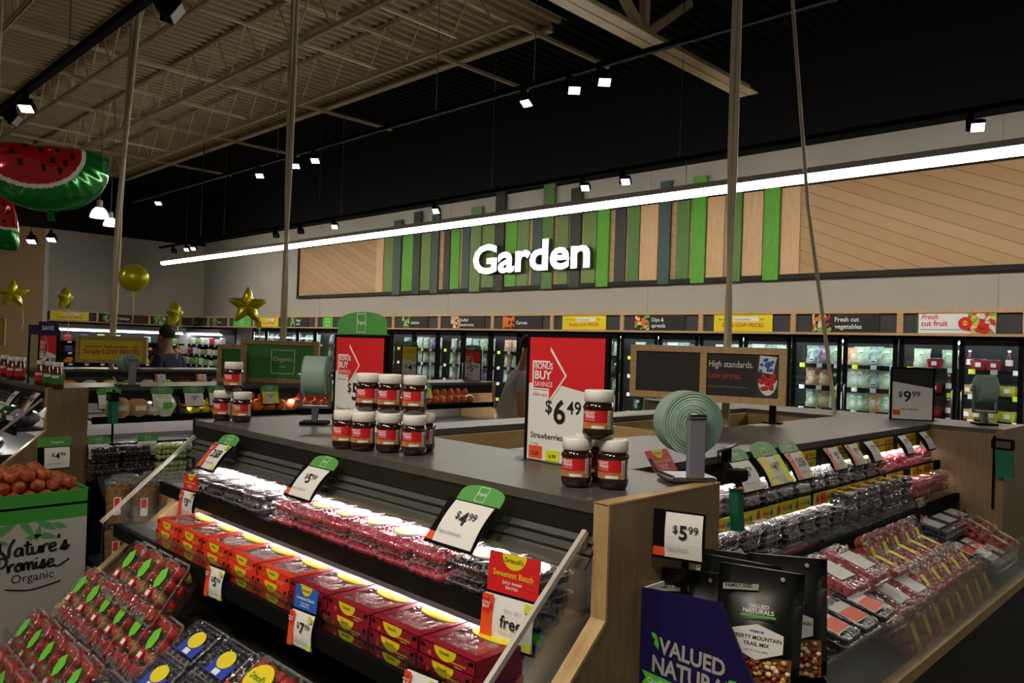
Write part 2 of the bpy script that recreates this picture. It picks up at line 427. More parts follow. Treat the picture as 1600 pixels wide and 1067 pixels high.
b = MB(); b.box(-21.05, 3, -.06, .06, 3.625, 3.665, 'case_white'); b.box(-21.05, 3, -.06, -.054, 3.60, 3.625, 'case_white'); b.box(-21.05, 3, .054, .06, 3.60, 3.625, 'case_white'); b.build('housing', t)
for i in range(10):
    b = MB(); x0 = -21.05+i*2.405; b.tube([(x0+.006, 0, 3.572), (x0+2.399, 0, 3.572)], .056, 'light_tube', 8); b.build('diffuser', t)
for x in (-20, -15, -10, -5.1, -.5):
    b = MB(); b.tube([(x, 0, 3.65), (x, 0, 4.0)], .004, 'steel', 5); b.build('hanger_cord', t)
spot_n = 0
def spot(x, y, z, yaw, pitch, label, s=1., on=True, watt=None, hang=False):
    """box-shaped track head: adapter, driver, yoke, lamp head with a bright square lens"""
    global spot_n
    t = thing('track_spotlight', label, 'spotlight', (x, y, z), 0, 'track spotlights')
    if hang: b = MB(); b.tube([(0, 0, 0), (0, 0, 6.12-z)], .006, 'black', 5); b.build('hanger_cord', t)
    b = MB(); b.box(-.03*s, .03*s, -.025, .025, -.06*s, .0, 'black'); b.box(-.045*s, .015*s, -.03*s, .03*s, -.2*s, -.05*s, 'black', .005); b.build('driver_box', t)
    h = thing('lamp_head', None, None, (0, 0, 0)); h.parent = t
    h.matrix_local = TR(.05*s, 0, -.15*s, yaw, pitch)
    bpy.data.objects.remove(h)
    M = TR(.07*s, 0, -.16*s, yaw, pitch)
    b = MB(M); a = .075*s
    b.loft([[(-a*.6, .09*s, -a*.6), (a*.6, .09*s, -a*.6), (a*.6, .09*s, a*.6), (-a*.6, .09*s, a*.6)], [(-a, .03*s, -a*.8), (a, .03*s, -a*.8), (a, .03*s, a*.8), (-a, .03*s, a*.8)], [(-a, -.03*s, -a*.8), (a, -.03*s, -a*.8), (a, -.03*s, a*.8), (-a, -.03*s, a*.8)]], 'black')
    b.tube([(-a*1.1, .03*s, 0), (a*1.1, .03*s, 0)], .012, 'black', 6)
    hd = b.build('lamp_head', t)
    b = MB(M); q = .066*s; b.box(-q, q, -.036*s, -.0305*s, -q*.78, q*.78, 'light_lens' if on else 'case_rib'); b.build('lens', hd)
    if on:
        ld = bpy.data.lights.new('spot_light', 'SPOT'); ld.energy = watt or E_SPOT; ld.spot_size = 1.2; ld.spot_blend = .6; ld.shadow_soft_size = .06; ld.color = (1, .9, .76)
        lo = bpy.data.objects.new('spot_light', ld); COL.objects.link(lo); lo.parent = t
        lo.matrix_local = M @ Matrix.Translation((0, -.06*s, 0)) @ Matrix.Rotation(-PI/2, 4, 'X')
    return t
BK = [(-20.4, 0, 'dark spotlight at the far left end of the back track'), (-19.6, 1, 'lit spotlight second from the left end of the back track'), (-19.2, 1, 'lit spotlight third from the left end of the back track'),
      (-15.1, 0, 'unlit spotlight just left of the cable bundle in the middle'), (-14.1, 0, 'unlit spotlight just right of the middle cable bundle'), (-12.85, 1, 'lit spotlight above the left plank panel'),
      (-9.85, 1, 'small spotlight above the leftmost green boards'), (-6.72, 1, 'lit spotlight over the end of the word Garden'), (-6.05, 1, 'lit spotlight right of the word Garden'), (-2.05, 1, 'lit spotlight at the right end of the back track')]
for x, on, lb in BK: spot(x, 8.1, 3.974, .35 if x > -12 else .7, .75, lb, .82, bool(on))
for x, yaw, lb in ((-15.7, .8, 'lit spotlight far left on the dark ceiling track'), (-11.6, .8, 'small lit spotlight left of the two by the cable bundle'), (-10.5, .8, 'lit spotlight half hidden behind the middle cable bundle'), (-9.95, .7, 'square lit spotlight right of the middle cable bundle'),
               (-5.75, .1, 'narrow lit spotlight beside the end of the black track'), (-5.1, .8, 'left one of the pair of square spotlights under the truss'), (-4.72, .8, 'right one of the pair of square spotlights under the truss')):
    spot(x, 5.9, 4.394, yaw, 1.0, lb, .85)
spot(-10.05, 2.3, 4.314, .9, 1.0, 'lit spotlight on the thick track in the upper left corner', 1.)
spot(-6.05, 2.3, 4.314, 2.6, .6, 'dark spotlight cut off by the top edge on the thick track', 1.3, False)
spot(-10.6, 2.3, 4.314, 2.6, .6, 'dark spotlight at the left edge on the thick track', 1.2, False)
spot(-20.5, 4.9, 3.95, .9, 1.0, 'left one of two small spots below the watermelon balloon', 1.3, hang=True)
spot(-20.1, 5.2, 4.0, .9, 1.0, 'right one of two small spots below the watermelon balloon', 1.3, hang=True)

def high_bay(x, y, z, label, s=1.):
    t = thing('pendant_lamp', label, 'pendant lamp', (x, y, z), 0, 'high bay pendants')
    b = MB(); b.tube([(0, 0, .3*s), (0, 0, 6.1-z)], .008, 'steel', 5); b.build('cord', t)
    b = MB(); b.lathe([(.05*s, .3*s), (.07*s, .28*s), (.07*s, .12*s), (.11*s, .1*s)], 'case_white', 16); b.build('socket', t)
    b = MB(); b.lathe([(.1*s, .1*s), (.16*s, .04*s), (.21*s, -.08*s), (.215*s, -.15*s)], 'light_bay', 20); b.build('shade', t)
    ld = bpy.data.lights.new('bay_light', 'AREA'); ld.shape = 'DISK'; ld.size = .4*s; ld.energy = E_BAY; ld.color = (1, .88, .72)
    lo = bpy.data.objects.new('bay_light', ld); COL.objects.link(lo); lo.parent = t; lo.location = (0, 0, -.17*s)
high_bay(-15.2, 4.7, 3.85, 'bright white high bay pendant far down the aisle', .72)
high_bay(.6, -.5, 3.9, 'added unseen high bay pendant over the aisle right of the camera')  # this pendant and the next two are added, unseen, to light the foreground
high_bay(-.7, -1.0, 3.9, 'added unseen high bay pendant over the aisle behind the camera')
high_bay(-6.3, -1.5, 3.9, 'added unseen high bay pendant over the left end of the aisle')
high_bay(-15.9, 5.12, 3.80, 'second white pendant just behind the bright high bay', .6)



track('light_track', -.9, 4.35, -5, 1.5, 'added unseen light track over the aisle in front of the near berry case', [-4, -1, 1], .05)  # track and its heads are added out of view to light the near case
for x, lb in ((-2.9, 'added unseen spotlight over the left end of the near berry case'), (-1.9, 'added unseen spotlight over the middle of the near berry case'), (-.7, 'added unseen spotlight over the right end of the near berry case')):
    spot(x, -.9, 4.325, PI, .95, lb, .85, True, 95)
def cord(name, pts, r, label, m='steel_cream', cat='cable', strands=1):
    b = MB(); pts = [Vector(p) for p in pts]
    for k in range(strands):
        q = []
        for i in range(25):
            f = i/24*(len(pts)-1); a = min(int(f), len(pts)-2); p = pts[a].lerp(pts[a+1], f-a)
            w = r*(.35+.65*i/24)*1.3; t = i*.28+k*2*PI/strands
            q.append((p.x+(math.cos(t)*w if strands > 1 else 0), p.y+(math.sin(t)*w if strands > 1 else 0), p.z))
        b.tube(q, r, m, 7)
    return tag(b.build(name), label, cat)
cord('cable_bundle', [(-2.0, 3.62, 1.222), (-2.005, 3.62, 2.6), (-2.014, 3.62, 6.1)], .014, 'cream cable bundle dropping behind the High standards sign', strands=2)
cord('cable_bundle', [(-5.43, 3.015, 1.332), (-5.435, 3.015, 2.8), (-5.42, 3.015, 6.1)], .016, 'cream cable bundle dropping behind the green Organic sign', strands=2)
cord('cable_bundle', [(-7.7, 2.53, 1.332), (-7.7, 2.55, 2.8), (-7.7, 2.645, 4.8), (-7.7, 2.66, 6.1)], .021, 'cream cable bundle dropping behind the yellow low prices sign', strands=2)
cord('hanging_wire', [(-1.79, 4.5, 1.3), (-1.85, 4.5, 1.7), (-1.99, 4.5, 2.55), (-2.125, 4.5, 3.82), (-2.2, 4.5, 6.1)], .011, 'thin grey wire hanging slanted above the fresh cut vegetables sign')
cord('hanging_wire', [(-9.6, 1.8, 1.5), (-9.62, 1.85, 2.4), (-9.62, 1.95, 4), (-9.6, 1.95, 6.1)], .014, 'thin wire hanging at the far left behind the watermelon balloon')
for i, (x, y, za) in enumerate(((-17.6, 7.6, 4), (-14.2, 8.6, 4.6))):
    cord('hanging_wire', [(x, y, za), (x, y, 6.1)], .012, ('thin dark wire dropping to the left end of the glowing tube', 'thin dark wire in the dark corner right of the pendants')[i], 'case_rib')
# ================================================================ coolers along the back wall with the wooden sign shelf above
HY = 9.96
def hx(px, y=HY, py=505):
    d = _f + (px-800)/CAM_F*_r - (py-533.5)/CAM_F*_u
    return d.x*y/d.y
HZ0, HZ1 = 1.945, 2.25
DIV = [265, 291.5, 324.5, 356, 396, 441, 494, 614, 686, 769, 862, 971.5, 1094.5, 1239, 1406, 1604]
t = thing('sign_shelf', 'long pine box shelf of aisle signs running above the coolers', 'sign shelf', (0, HY, 0))
X0, X1 = hx(260), hx(1604)
b = MB(); b.box(X0, X1, 0, .42, HZ1-.035, HZ1, 'pine_h'); b.build('top_board', t)
b = MB(); b.box(X0, X1, 0, .42, HZ0, HZ0+.03, 'pine_h'); b.build('bottom_board', t)
b = MB(); b.box(X0, X1, .03, .05, HZ0+.03, HZ1-.035, 'slate_cell'); b.build('back_board', t)
for px in DIV:
    b = MB(); x = hx(px); b.box(x-.035, x+.035, -.002, .03, HZ0+.03, HZ1-.035, 'pine'); b.build('divider', t)
def leafy(b, x0, x1, z0, z1, y, cols, n=14):
    for i in range(n):
        cx, cz = R.uniform(x0, x1), R.uniform(z0, z1); r = (x1-x0)*R.uniform(.1, .24); a = R.uniform(0, PI)
        p = []
        for k in range(8):
            q = k*PI/4; u, v = r*math.cos(q), r*.5*math.sin(q)
            p.append((min(max(cx+u*math.cos(a)-v*math.sin(a), x0), x1), min(max(cz+u*math.sin(a)+v*math.cos(a), z0), z1)))
        b.poly(p, y-.0004*i-.001, R.choice(cols), .0003)
mat('carrot', 'e8762a', .5); mat('leaf_a', '3f8a34', .55); mat('leaf_b', '77b04a', .55); mat('leaf_c', 'a9cf7a', .55); mat('cream_veg', 'e8dcb0', .55); mat('tomato', 'cc2f22', .4); mat('mush', 'c8ab82', .6); mat('corn', 'e6c23a', .5)
VEG = {'green': ['leaf_a', 'leaf_b', 'leaf_c'], 'carrot': ['carrot'], 'mix': ['carrot', 'cream_veg', 'tomato', 'leaf_b'], 'mush': ['mush', 'cream_veg', 'carrot'], 'fruit': ['tomato', 'leaf_b', 'corn', 'cream_veg', 'tomato']}
def aisle_sign(px0, px1, kind, label, lines=(), pic=None, root=None, x01=None):
    """a printed board standing in one cell of the sign shelf"""
    x0, x1 = x01 or (hx(px0), hx(px1)); w = x1-x0; z0, z1 = HZ0+.032, HZ1-.037; h = z1-z0
    t = thing('aisle_sign', label, 'sign', ((x0+x1)/2, HY+.012, 0) if root is None else root[0], 0 if root is None else root[1], 'aisle signs on the shelf')
    a, c = -w/2, w/2
    b = MB(); y = -.001
    if kind == 'yellow':
        b.box(a, c, 0, .012, z0, z1, 'yellow_print')
        b.text('Save more on', -w*.42, z0+h*.66, h*.10, y, 'ink', .01, wmax=w*.26); b.poly([(-w*.16, z0+h*.6), (w*.27, z0+h*.6), (w*.27, z0+h*.84), (-w*.16, z0+h*.84)], y, 'white', .0006)
        b.text('fresh produce', -w*.14, z0+h*.65, h*.13, y-.001, 'purple_print', .0, wmax=w*.39, shear=.25); b.text('with', w*.3, z0+h*.66, h*.1, y, 'ink', .01)
        b.text('Simply LOW PRICES', 0, z0+h*.26, h*.22, y, 'red_print', .02, 'c', wmax=w*.9)
    elif kind == 'organic':
        b.box(a, c, 0, .012, z0, z1, 'green_bright'); q = h*.36
        for u in (((-q, z0+.03), (-q+.012, z0+.03), (-q+.012, z1-.03), (-q, z1-.03)), ((q-.012, z0+.03), (q, z0+.03), (q, z1-.03), (q-.012, z1-.03)), ((-q, z0+.03), (q, z0+.03), (q, z0+.042), (-q, z0+.042)), ((-q, z1-.042), (q, z1-.042), (q, z1-.03), (-q, z1-.03))):
            b.poly(list(u), y, 'white')
        b.text('Organic', 0, z0+h*.48, h*.14, y, 'white', .01, 'c', wmax=q*1.7)
    elif kind == 'fruit':
        b.box(a, c, 0, .012, z0, z1, 'white'); b.poly([(a, z0), (a+.02, z0), (a+.02, z1), (a, z1)], y, 'green_dark')
        b.text('Fresh', a+w*.06, z0+h*.7, h*.24, y, 'red_print', .02, shear=.3); b.text('cut fruit', a+w*.06, z0+h*.36, h*.26, y, 'red_print', .02, wmax=w*.45)
        b.plate(a+w*.05, a+w*.56, z0+h*.16, z0+h*.2, y, 'grey_ink', .0005)
        leafy(b, w*.16, c-.004, z0+.004, z1-.004, y, [MATS[k] for k in VEG['fruit']], 40)
        p = [(w*.13+h*.3*math.cos(k*PI/10), z0+h*.5+h*.3*math.sin(k*PI/10)) for k in range(20)]; b.poly(p, y-.02, 'red_print')
        b.poly([(q[0]*.4+w*.13*.6, q[1]*.4+(z0+h*.5)*.6) for q in p], y-.021, 'yellow_print'); b.text('NEW', w*.13, z0+h*.44, h*.12, y-.022, 'red_print', .02, 'c')
    else:
        b.box(a, c, 0, .012, z0, z1, 'slate_print')
        tx = a+w*.08
        if pic:
            pw = w*.3; leafy(b, a+w*.02, a+w*.02+pw, z0+.004, z1-.004, y, [MATS[k] for k in VEG[pic]], 26); tx = a+w*.02+pw+w*.04
            if pic == 'mush': tx = a+w*.3
        if len(lines) == 1: b.text(lines[0], tx, z0+h*.36, h*.26, y, 'white', .015, wmax=c-tx-.01)
        else:
            b.text(lines[0], tx, z0+h*.58, h*.24, y, 'white', .015, wmax=c-tx-.01); b.text(lines[1], tx, z0+h*.2, h*.24, y, 'white', .015, wmax=c-tx-.01)
    b.build('board', t)
    return t
aisle_sign(272, 287, 'yellow', 'small yellow low prices sign left of the Kale sign')
aisle_sign(296, 320, 'slate', 'black Kale sign with a leaf picture', ('Kale',), 'green')
aisle_sign(331, 353, 'slate', 'black Greens sign with a leafy picture', ('Greens',), 'green')
aisle_sign(364, 391, 'organic', 'bright green organic sign behind the big star balloon')
aisle_sign(405, 434, 'yellow', 'yellow low prices sign left of the middle cable bundle')
aisle_sign(452, 480, 'slate', 'black Bagged salads sign on the shelf right of the middle cable bundle', ('Bagged', 'salads'), 'green')
aisle_sign(504, 519, 'organic', 'green organic sign left of the organic strawberries price board')
aisle_sign(575, 600, 'yellow', 'yellow low prices sign behind the organic strawberries price board')
aisle_sign(627, 668, 'slate', 'black Lettuce sign with lettuce picture', ('Lettuce',), 'green')
aisle_sign(703, 756, 'slate', 'black mushrooms sign with mushroom picture', ('Stuffed', 'mushrooms'), 'mush')
aisle_sign(784, 846, 'slate', 'black Carrots sign with orange carrots', ('Carrots',), 'carrot')
aisle_sign(878, 946, 'yellow', 'yellow low prices sign between the Carrots and the Dips signs')
aisle_sign(990, 1069, 'slate', 'black Dips and spreads sign with a white bowl', ('Dips &', 'spreads'), 'mix')
aisle_sign(1115, 1206, 'yellow', 'yellow low prices sign crossed by the right cable bundle')
aisle_sign(1267, 1373, 'slate', 'black Fresh cut vegetables sign', ('Fresh cut', 'vegetables'), 'mix')
aisle_sign(1432, 1556, 'fruit', 'white Fresh cut fruit sign in red letters')

# ---- goods standing in the coolers
for n, c in (('bag_green', '6fae57'), ('bag_pale', 'b9cf9c'), ('bag_dark', '2f5a35'), ('bag_orange', 'd9812f'), ('bag_red', 'c9362b'), ('bag_purple', '4a2f66'), ('bag_white', 'dcdcd4'), ('bag_teal', '3f8a86')):
    mat(n, c, .3, col2={'bag_dark': '14301a', 'bag_purple': 'b9a7c9'}.get(n, 'e4e8dc' if n not in ('bag_red', 'bag_orange') else 'f0d9b8'), nscale=14, coat=.5)  # pale second tones put white glare into most bag colours
mat('juice', '5a1420', .25); mat('cut_melon', 'e8a035', .4, noise=.3, nscale=40); mat('cut_pine', 'e2cc4a', .4, noise=.25, nscale=40); mat('cut_red', 'b3222c', .4, noise=.4, nscale=40)
def salad_bag(kind, w=.2, h=.24, d=.07):
    b = MB(); n = 9
    rings = []
    for i in range(n):
        v = i/(n-1); bulge = math.sin(PI*min(max((v-.02)/.96, 0), 1))**.6
        ww = w/2*(1-.05*math.cos(v*2*PI)*-1); rings.append([(ww*math.cos(q)*(1 if abs(math.cos(q)) > .3 else 1)+R.uniform(-.004, .004), d/2*math.sin(q)*bulge+R.uniform(-.004, .004)*bulge, v*h) for q in [2*PI*j/12 for j in range(12)]])
    b.loft(rings, kind, True, True)
    return b
def bag_proto(kind, cat_label, lab='white'):
    t = thing('salad_bag', cat_label, 'bag'); salad_bag(kind).build('pouch', t)
    b = MB(); q = R.uniform(.02, .04); z0 = R.choice([.03, .09, .14]); b.box(-q, q, -.041, -.036, z0, z0+R.uniform(.03, .07), lab); b.box(-q*.8, q*.8, -.043, -.0405, z0+.012, z0+.025, {'bag_green': 'green_dark', 'bag_red': 'yellow_print', 'bag_teal': 'purple_print', 'bag_pale': 'leaf_a'}.get(kind, 'lime_print')); b.build('sticker', t)
    return t
def tub_proto(kind, cat_label):
    t = thing('fruit_tub', cat_label, 'tub')
    b = MB(); b.loft([[(sx*.075*k, sy*.05*k, z) for sx, sy in ((-1, -1), (1, -1), (1, 1), (-1, 1))] for z, k in ((0, .82), (.1, 1))], kind); b.build('contents', t)
    b = MB(); b.box(-.08, .08, -.055, .055, .1, .118, 'clam', .01); b.build('lid', t)
    b = MB(); b.box(-.025, .025, -.056, -.05, .03, .075, 'white'); b.build('sticker', t)
    return t
def bottle_proto(kind, cat_label):
    t = thing('juice_bottle', cat_label, 'bottle')
    b = MB(); b.lathe([(.03, 0), (.034, .01), (.034, .13), (.015, .17), (.013, .19)], kind, 12); b.build('bottle_body', t)
    b = MB(); b.lathe([(.016, .188), (.016, .21)], 'white', 12); b.build('cap', t)
    b = MB(); b.lathe([(.0345, .05), (.0345, .11)], 'white', 12); b.build('sticker', t)
    return t
GOODS = {}
def good(kind):
    if kind in GOODS: return GOODS[kind]
    if kind.startswith('bag'): p = bag_proto(kind, 'x')
    elif kind.startswith('cut'): p = tub_proto(kind, 'x')
    else: p = bottle_proto(kind, 'x')
    GOODS[kind] = (p, []); return GOODS[kind]
CN = {'bag_green': 'green salad bag', 'bag_pale': 'pale green salad bag', 'bag_dark': 'dark green leaf bag', 'bag_orange': 'orange carrot bag', 'bag_red': 'red snack bag', 'bag_purple': 'purple slaw bag', 'bag_white': 'white dip pouch', 'bag_teal': 'teal salad bag',
      'cut_melon': 'orange cut melon tub', 'cut_pine': 'yellow cut pineapple tub', 'cut_red': 'red cut fruit tub', 'juice': 'dark red juice bottle'}
SHN = ['top shelf', 'second shelf', 'third shelf', 'fourth shelf', 'bottom shelf']
SZ = [1.56, 1.27, .98, .69, .42]
def cooler(px0, px1, phrase, mixes, shelves):
    x0, x1 = hx(px0, 10.0), hx(px1, 10.0); w = x1-x0
    t = thing('glass_door_cooler', f'black glass door cooler under the {phrase}', 'cooler', (x0, 10.0, 0), 0, 'wall coolers')
    b = MB(); b.box(0, w, .38, .4, .3, 1.94, 'case_in'); b.box(0, w, 0, .4, 0, .3, 'black'); b.box(0, w, 0, .4, 1.9, 1.942, 'black'); b.build('cabinet', t)
    b = MB(); b.box(.05, w-.05, .03, .06, 1.85, 1.885, 'light_cooler'); b.build('light_tube', t)
    for xx in (.037, w/2+.037, w-.037):
        b = MB(); b.box(xx-.012, xx+.012, .001, .01, .40, 1.88, 'light_cooler'); b.build('light_tube', t)
    for k, z in enumerate(SZ):
        b = MB(); b.box(.02, w-.02, .12, .38, z-.02, z, 'case_in'); b.box(.02, w-.02, .105, .12, z-.035, z+.005, 'black')
        for q in range(6):
            xx = .1+q*(w-.2)/5; b.box(xx-.035, xx+.035, .1, .105, z-.045, z+.01, 'paper' if (q+k) % 3 else 'lime_print')
        b.build('shelf', t)
    for s in (0, 1):
        a, c = s*w/2+.012, (s+1)*w/2-.012
        b = MB()
        for q in ((a, a+.05, .31, 1.9), (c-.05, c, .31, 1.9), (a, c, .31, .38), (a, c, 1.84, 1.9)): b.box(q[0], q[1], -.03, 0, q[2], q[3], 'black')
        d = b.build('door', t)
        b = MB(); b.box(a+.05, c-.05, -.018, -.012, .38, 1.84, 'glass_door'); b.build('pane', d)
        hxp = c-.035 if s == 0 else a+.035
        b = MB(); b.tube([(hxp, -.03, .9), (hxp, -.06, .92), (hxp, -.06, 1.3), (hxp, -.03, 1.32)], .009, 'steel', 6); b.build('handle', d)
    for k in shelves:
        mix = mixes[k % len(mixes)]; n = len(mix)
        for i, kind in enumerate(mix):
            p, used = good(kind)
            xx = x0+.12+(i+.5)*(w-.24)/n
            s = R.uniform(.9, 1.02)*(1.0 if kind.startswith('bag') else 1.15)
            if abs(xx-x0-w/2) < .05: xx += .06
            put(p, used, TR(xx, 10.0+.21, SZ[k]+.006, R.uniform(-.15, .15), -.08 if kind.startswith('bag') else 0, 0, s),
                f'{CN[kind]} {nth(i, n)}, {SHN[k]}, under the {phrase}', 'goods in the wall coolers')
G, P_, D_, O_, RR, U_, W_, T_ = 'bag_green', 'bag_pale', 'bag_dark', 'bag_orange', 'bag_red', 'bag_purple', 'bag_white', 'bag_teal'
M_, Y_, C_, J_ = 'cut_melon', 'cut_pine', 'cut_red', 'juice'
BAYS = [(396, 441, 'far left yellow sign', [[W_, T_, U_, W_]], [0]),
        (441, 494, 'Bagged salads sign', [[T_, U_, G, T_, W_]], [0, 1]),
        (494, 614, 'organic sign', [[T_, W_, G, U_, T_, P_], [G, D_, T_, P_, W_, G], [P_, D_, G, W_, G, T_]], [0, 1, 2]),
        (614, 686, 'Lettuce sign', [[T_, P_, W_, G, U_, P_], [P_, W_, P_, G, P_, D_], [U_, P_, W_, G, P_, T_]], [0, 1, 2, 3]),
        (686, 769, 'mushrooms sign', [[P_, D_, W_, T_, G, P_], [G, W_, P_, U_, G, P_], [P_, P_, G, U_, U_, P_]], [0, 1, 2, 3]),
        (769, 862, 'Carrots sign', [[O_, O_, W_, T_, P_, O_], [O_, W_, O_, G, P_, O_], [P_, G, D_, P_, G, W_]], [0, 1, 2]),
        (862, 971.5, 'yellow sign by Dips', [[P_, G, D_, U_, P_, G], [G, P_, D_, P_, G, D_], [RR, P_, G, W_, P_, G], [D_, W_, P_, G, D_, W_]], [0, 1, 2, 3, 4]),
        (971.5, 1094.5, 'Dips sign', [[W_, D_, U_, W_, T_, U_], [G, P_, D_, G, P_, W_], [P_, G, O_, P_, D_, G], [D_, P_, G, W_, P_, G], [W_, P_, W_, D_, W_, P_]], [0, 1, 2, 3, 4]),
        (1094.5, 1239, 'yellow sign past Dips', [[W_, P_, T_, W_, T_, P_], [T_, G, W_, P_, T_, W_]], [0, 1]),
        (1239, 1406, 'cut vegetables sign', [[T_, U_, G, O_, P_, T_, G], [RR, O_, D_, P_, P_, T_, P_], [G, O_, W_, P_, G, O_, G], [W_, O_, W_, RR, G, D_, P_], [W_, P_, D_, O_, G, P_, W_]], [0, 1, 2, 3, 4]),
        (1406, 1604, 'cut fruit sign', [[P_, C_, G, J_, C_, C_, J_], [C_, C_, J_, M_, M_, Y_, Y_], [Y_, C_, J_, M_, M_, Y_, Y_], [J_, C_, J_, J_, J_, W_, W_], [C_, J_, C_, J_, Y_, C_, W_]], [0, 1, 2, 3, 4])]
for a in BAYS: cooler(*a)

# ---- open multideck cases in the far corner
mat('fruit_orange', 'e58a1e', .4); mat('fruit_yellow', 'e6cf35', .4); mat('pack_blue', '2b3f8f', .4); mat('pack_red', 'b5332c', .4); mat('pack_white', 'd9d9d3', .45); mat('pack_green', '7fae5c', .45)
def multideck(root, L, label, rows, phrase, group):
    M = root
    t = thing('open_cooler', label, 'cooler', group='wall coolers', M=M)
    b = MB(); b.box(0, L, .35, .4, .2, 1.9, 'case_in'); b.box(0, L, -.3, .4, 0, .35, 'black'); b.build('cabinet', t)
    b = MB(); b.prism([(-.12, 1.88), (.4, 1.9), (.4, 1.72), (.0, 1.72), (-.12, 1.78)], 'x', 0, L, 'case_rib'); b.build('canopy', t)
    b = MB(); b.box(.05, L-.05, -.04, 0, 1.70, 1.72, 'light_cooler'); b.build('light_tube', t)
    for k, (z, y) in enumerate(((1.42, -.02), (1.12, -.1), (.82, -.18))):
        b = MB(); b.box(0, L, y, .35, z-.02, z, 'case_in'); b.box(0, L, y-.02, y, z-.05, z+.005, 'black')
        for q in range(int(L/.4)): b.box(.2+q*.4, .3+q*.4, y-.024, y-.02, z-.05, z, 'paper')
        b.build('shelf', t)
    for k, kinds in rows:
        z, y = ((1.42, -.02), (1.12, -.1), (.82, -.18))[k]; n = len(kinds)
        for i, kind in enumerate(kinds):
            xx = (i+.5)*L/n
            b = MB()
            if kind.startswith('fruit'):
                for q in range(5): b.ball((R.uniform(-.08, .08), R.uniform(-.05, .05), .058+.06*(q > 2)), .055, kind, 8, 5)
                nm, cat = 'fruit_heap', 'fruit'
            else:
                b.box(-.09, .09, -.06, .06, 0, R.uniform(.14, .22), kind, .02); nm, cat = 'produce_pack', 'pack'
            o = b.build(nm); tag(o, f'{ {"fruit_orange": "orange fruit heap", "fruit_yellow": "yellow fruit heap", "pack_blue": "blue pack", "pack_red": "red pack", "pack_white": "white pack", "pack_green": "green pack"}[kind]}, {nth(i, n)} on the {("top", "middle", "low")[k]} shelf of the {phrase}', cat, group)
            if kind.startswith('fruit'): o['kind'] = 'stuff'
            o.matrix_world = M @ TR(xx, y+.09, z)
    return t
FO, FY, PB, PR, PW, PG = 'fruit_orange', 'fruit_yellow', 'pack_blue', 'pack_red', 'pack_white', 'pack_green'
multideck(TR(hx(262), 10.0, 0), hx(352)-hx(262)-.2, 'open black cooler in the far corner full of small white packs', [(0, [PG, PW, PG, FY, PW, PW, PG, PW, PW, PR, PW, PW]), (1, [PW, PG, PB, PR, PB, PR, PW, PW, PG, PW, PW, PW]), (2, [PG, PG, PR, PG, PW, PW, PG, PG, PW, PG, PW, PG])], 'far corner cooler', 'packs in the far corner')
multideck(TR(-23.25, 5.9, 0, PI/2), 3.75, 'open black cooler on the left wall with fruit and bags', [(0, [PG, PR, PB, PG, PG, PR, PW, PW, PG]), (1, [PR, PB, FO, FY, PB, FY, FO, FY, FO]), (2, [PR, FO, PR, FO, FY, FO, FY, FO, FY])], 'left wall cooler', 'goods on the left wall')
t = thing('sign_shelf', 'short pine sign shelf on the left wall above the open cooler', 'sign shelf', M=TR(-23.3, 5.8, 0, PI/2))
b = MB(); b.box(0, 4.1, 0, .4, HZ1-.035, HZ1, 'pine_h'); b.build('top_board', t)
b = MB(); b.box(0, 4.1, 0, .4, HZ0, HZ0+.03, 'pine_h'); b.build('bottom_board', t)
b = MB(); b.box(0, 4.1, .05, .08, HZ0+.03, HZ1-.035, 'slate_cell'); b.build('back_board', t)
for x in (0.02, 1.45, 2.85, 4.07):
    b = MB(); b.box(x-.03, x+.03, -.002, .05, HZ0+.03, HZ1-.035, 'pine'); b.build('divider', t)
for xc, w, k, lb, ln in ((.75, .95, 'yellow', 'yellow low prices sign on the left wall', ()), (2.15, 1.2, 'slate', 'black Cabbage sign on the left wall', ('Cabbage',)), (3.5, 1.15, 'slate', 'black Asian vegetables sign on the left wall', ('Asian', 'vegetables'))):
    aisle_sign(0, 0, k, lb, ln, 'green', ((-23.27, 5.8+xc, 0), PI/2), (xc-w/2, xc+w/2))
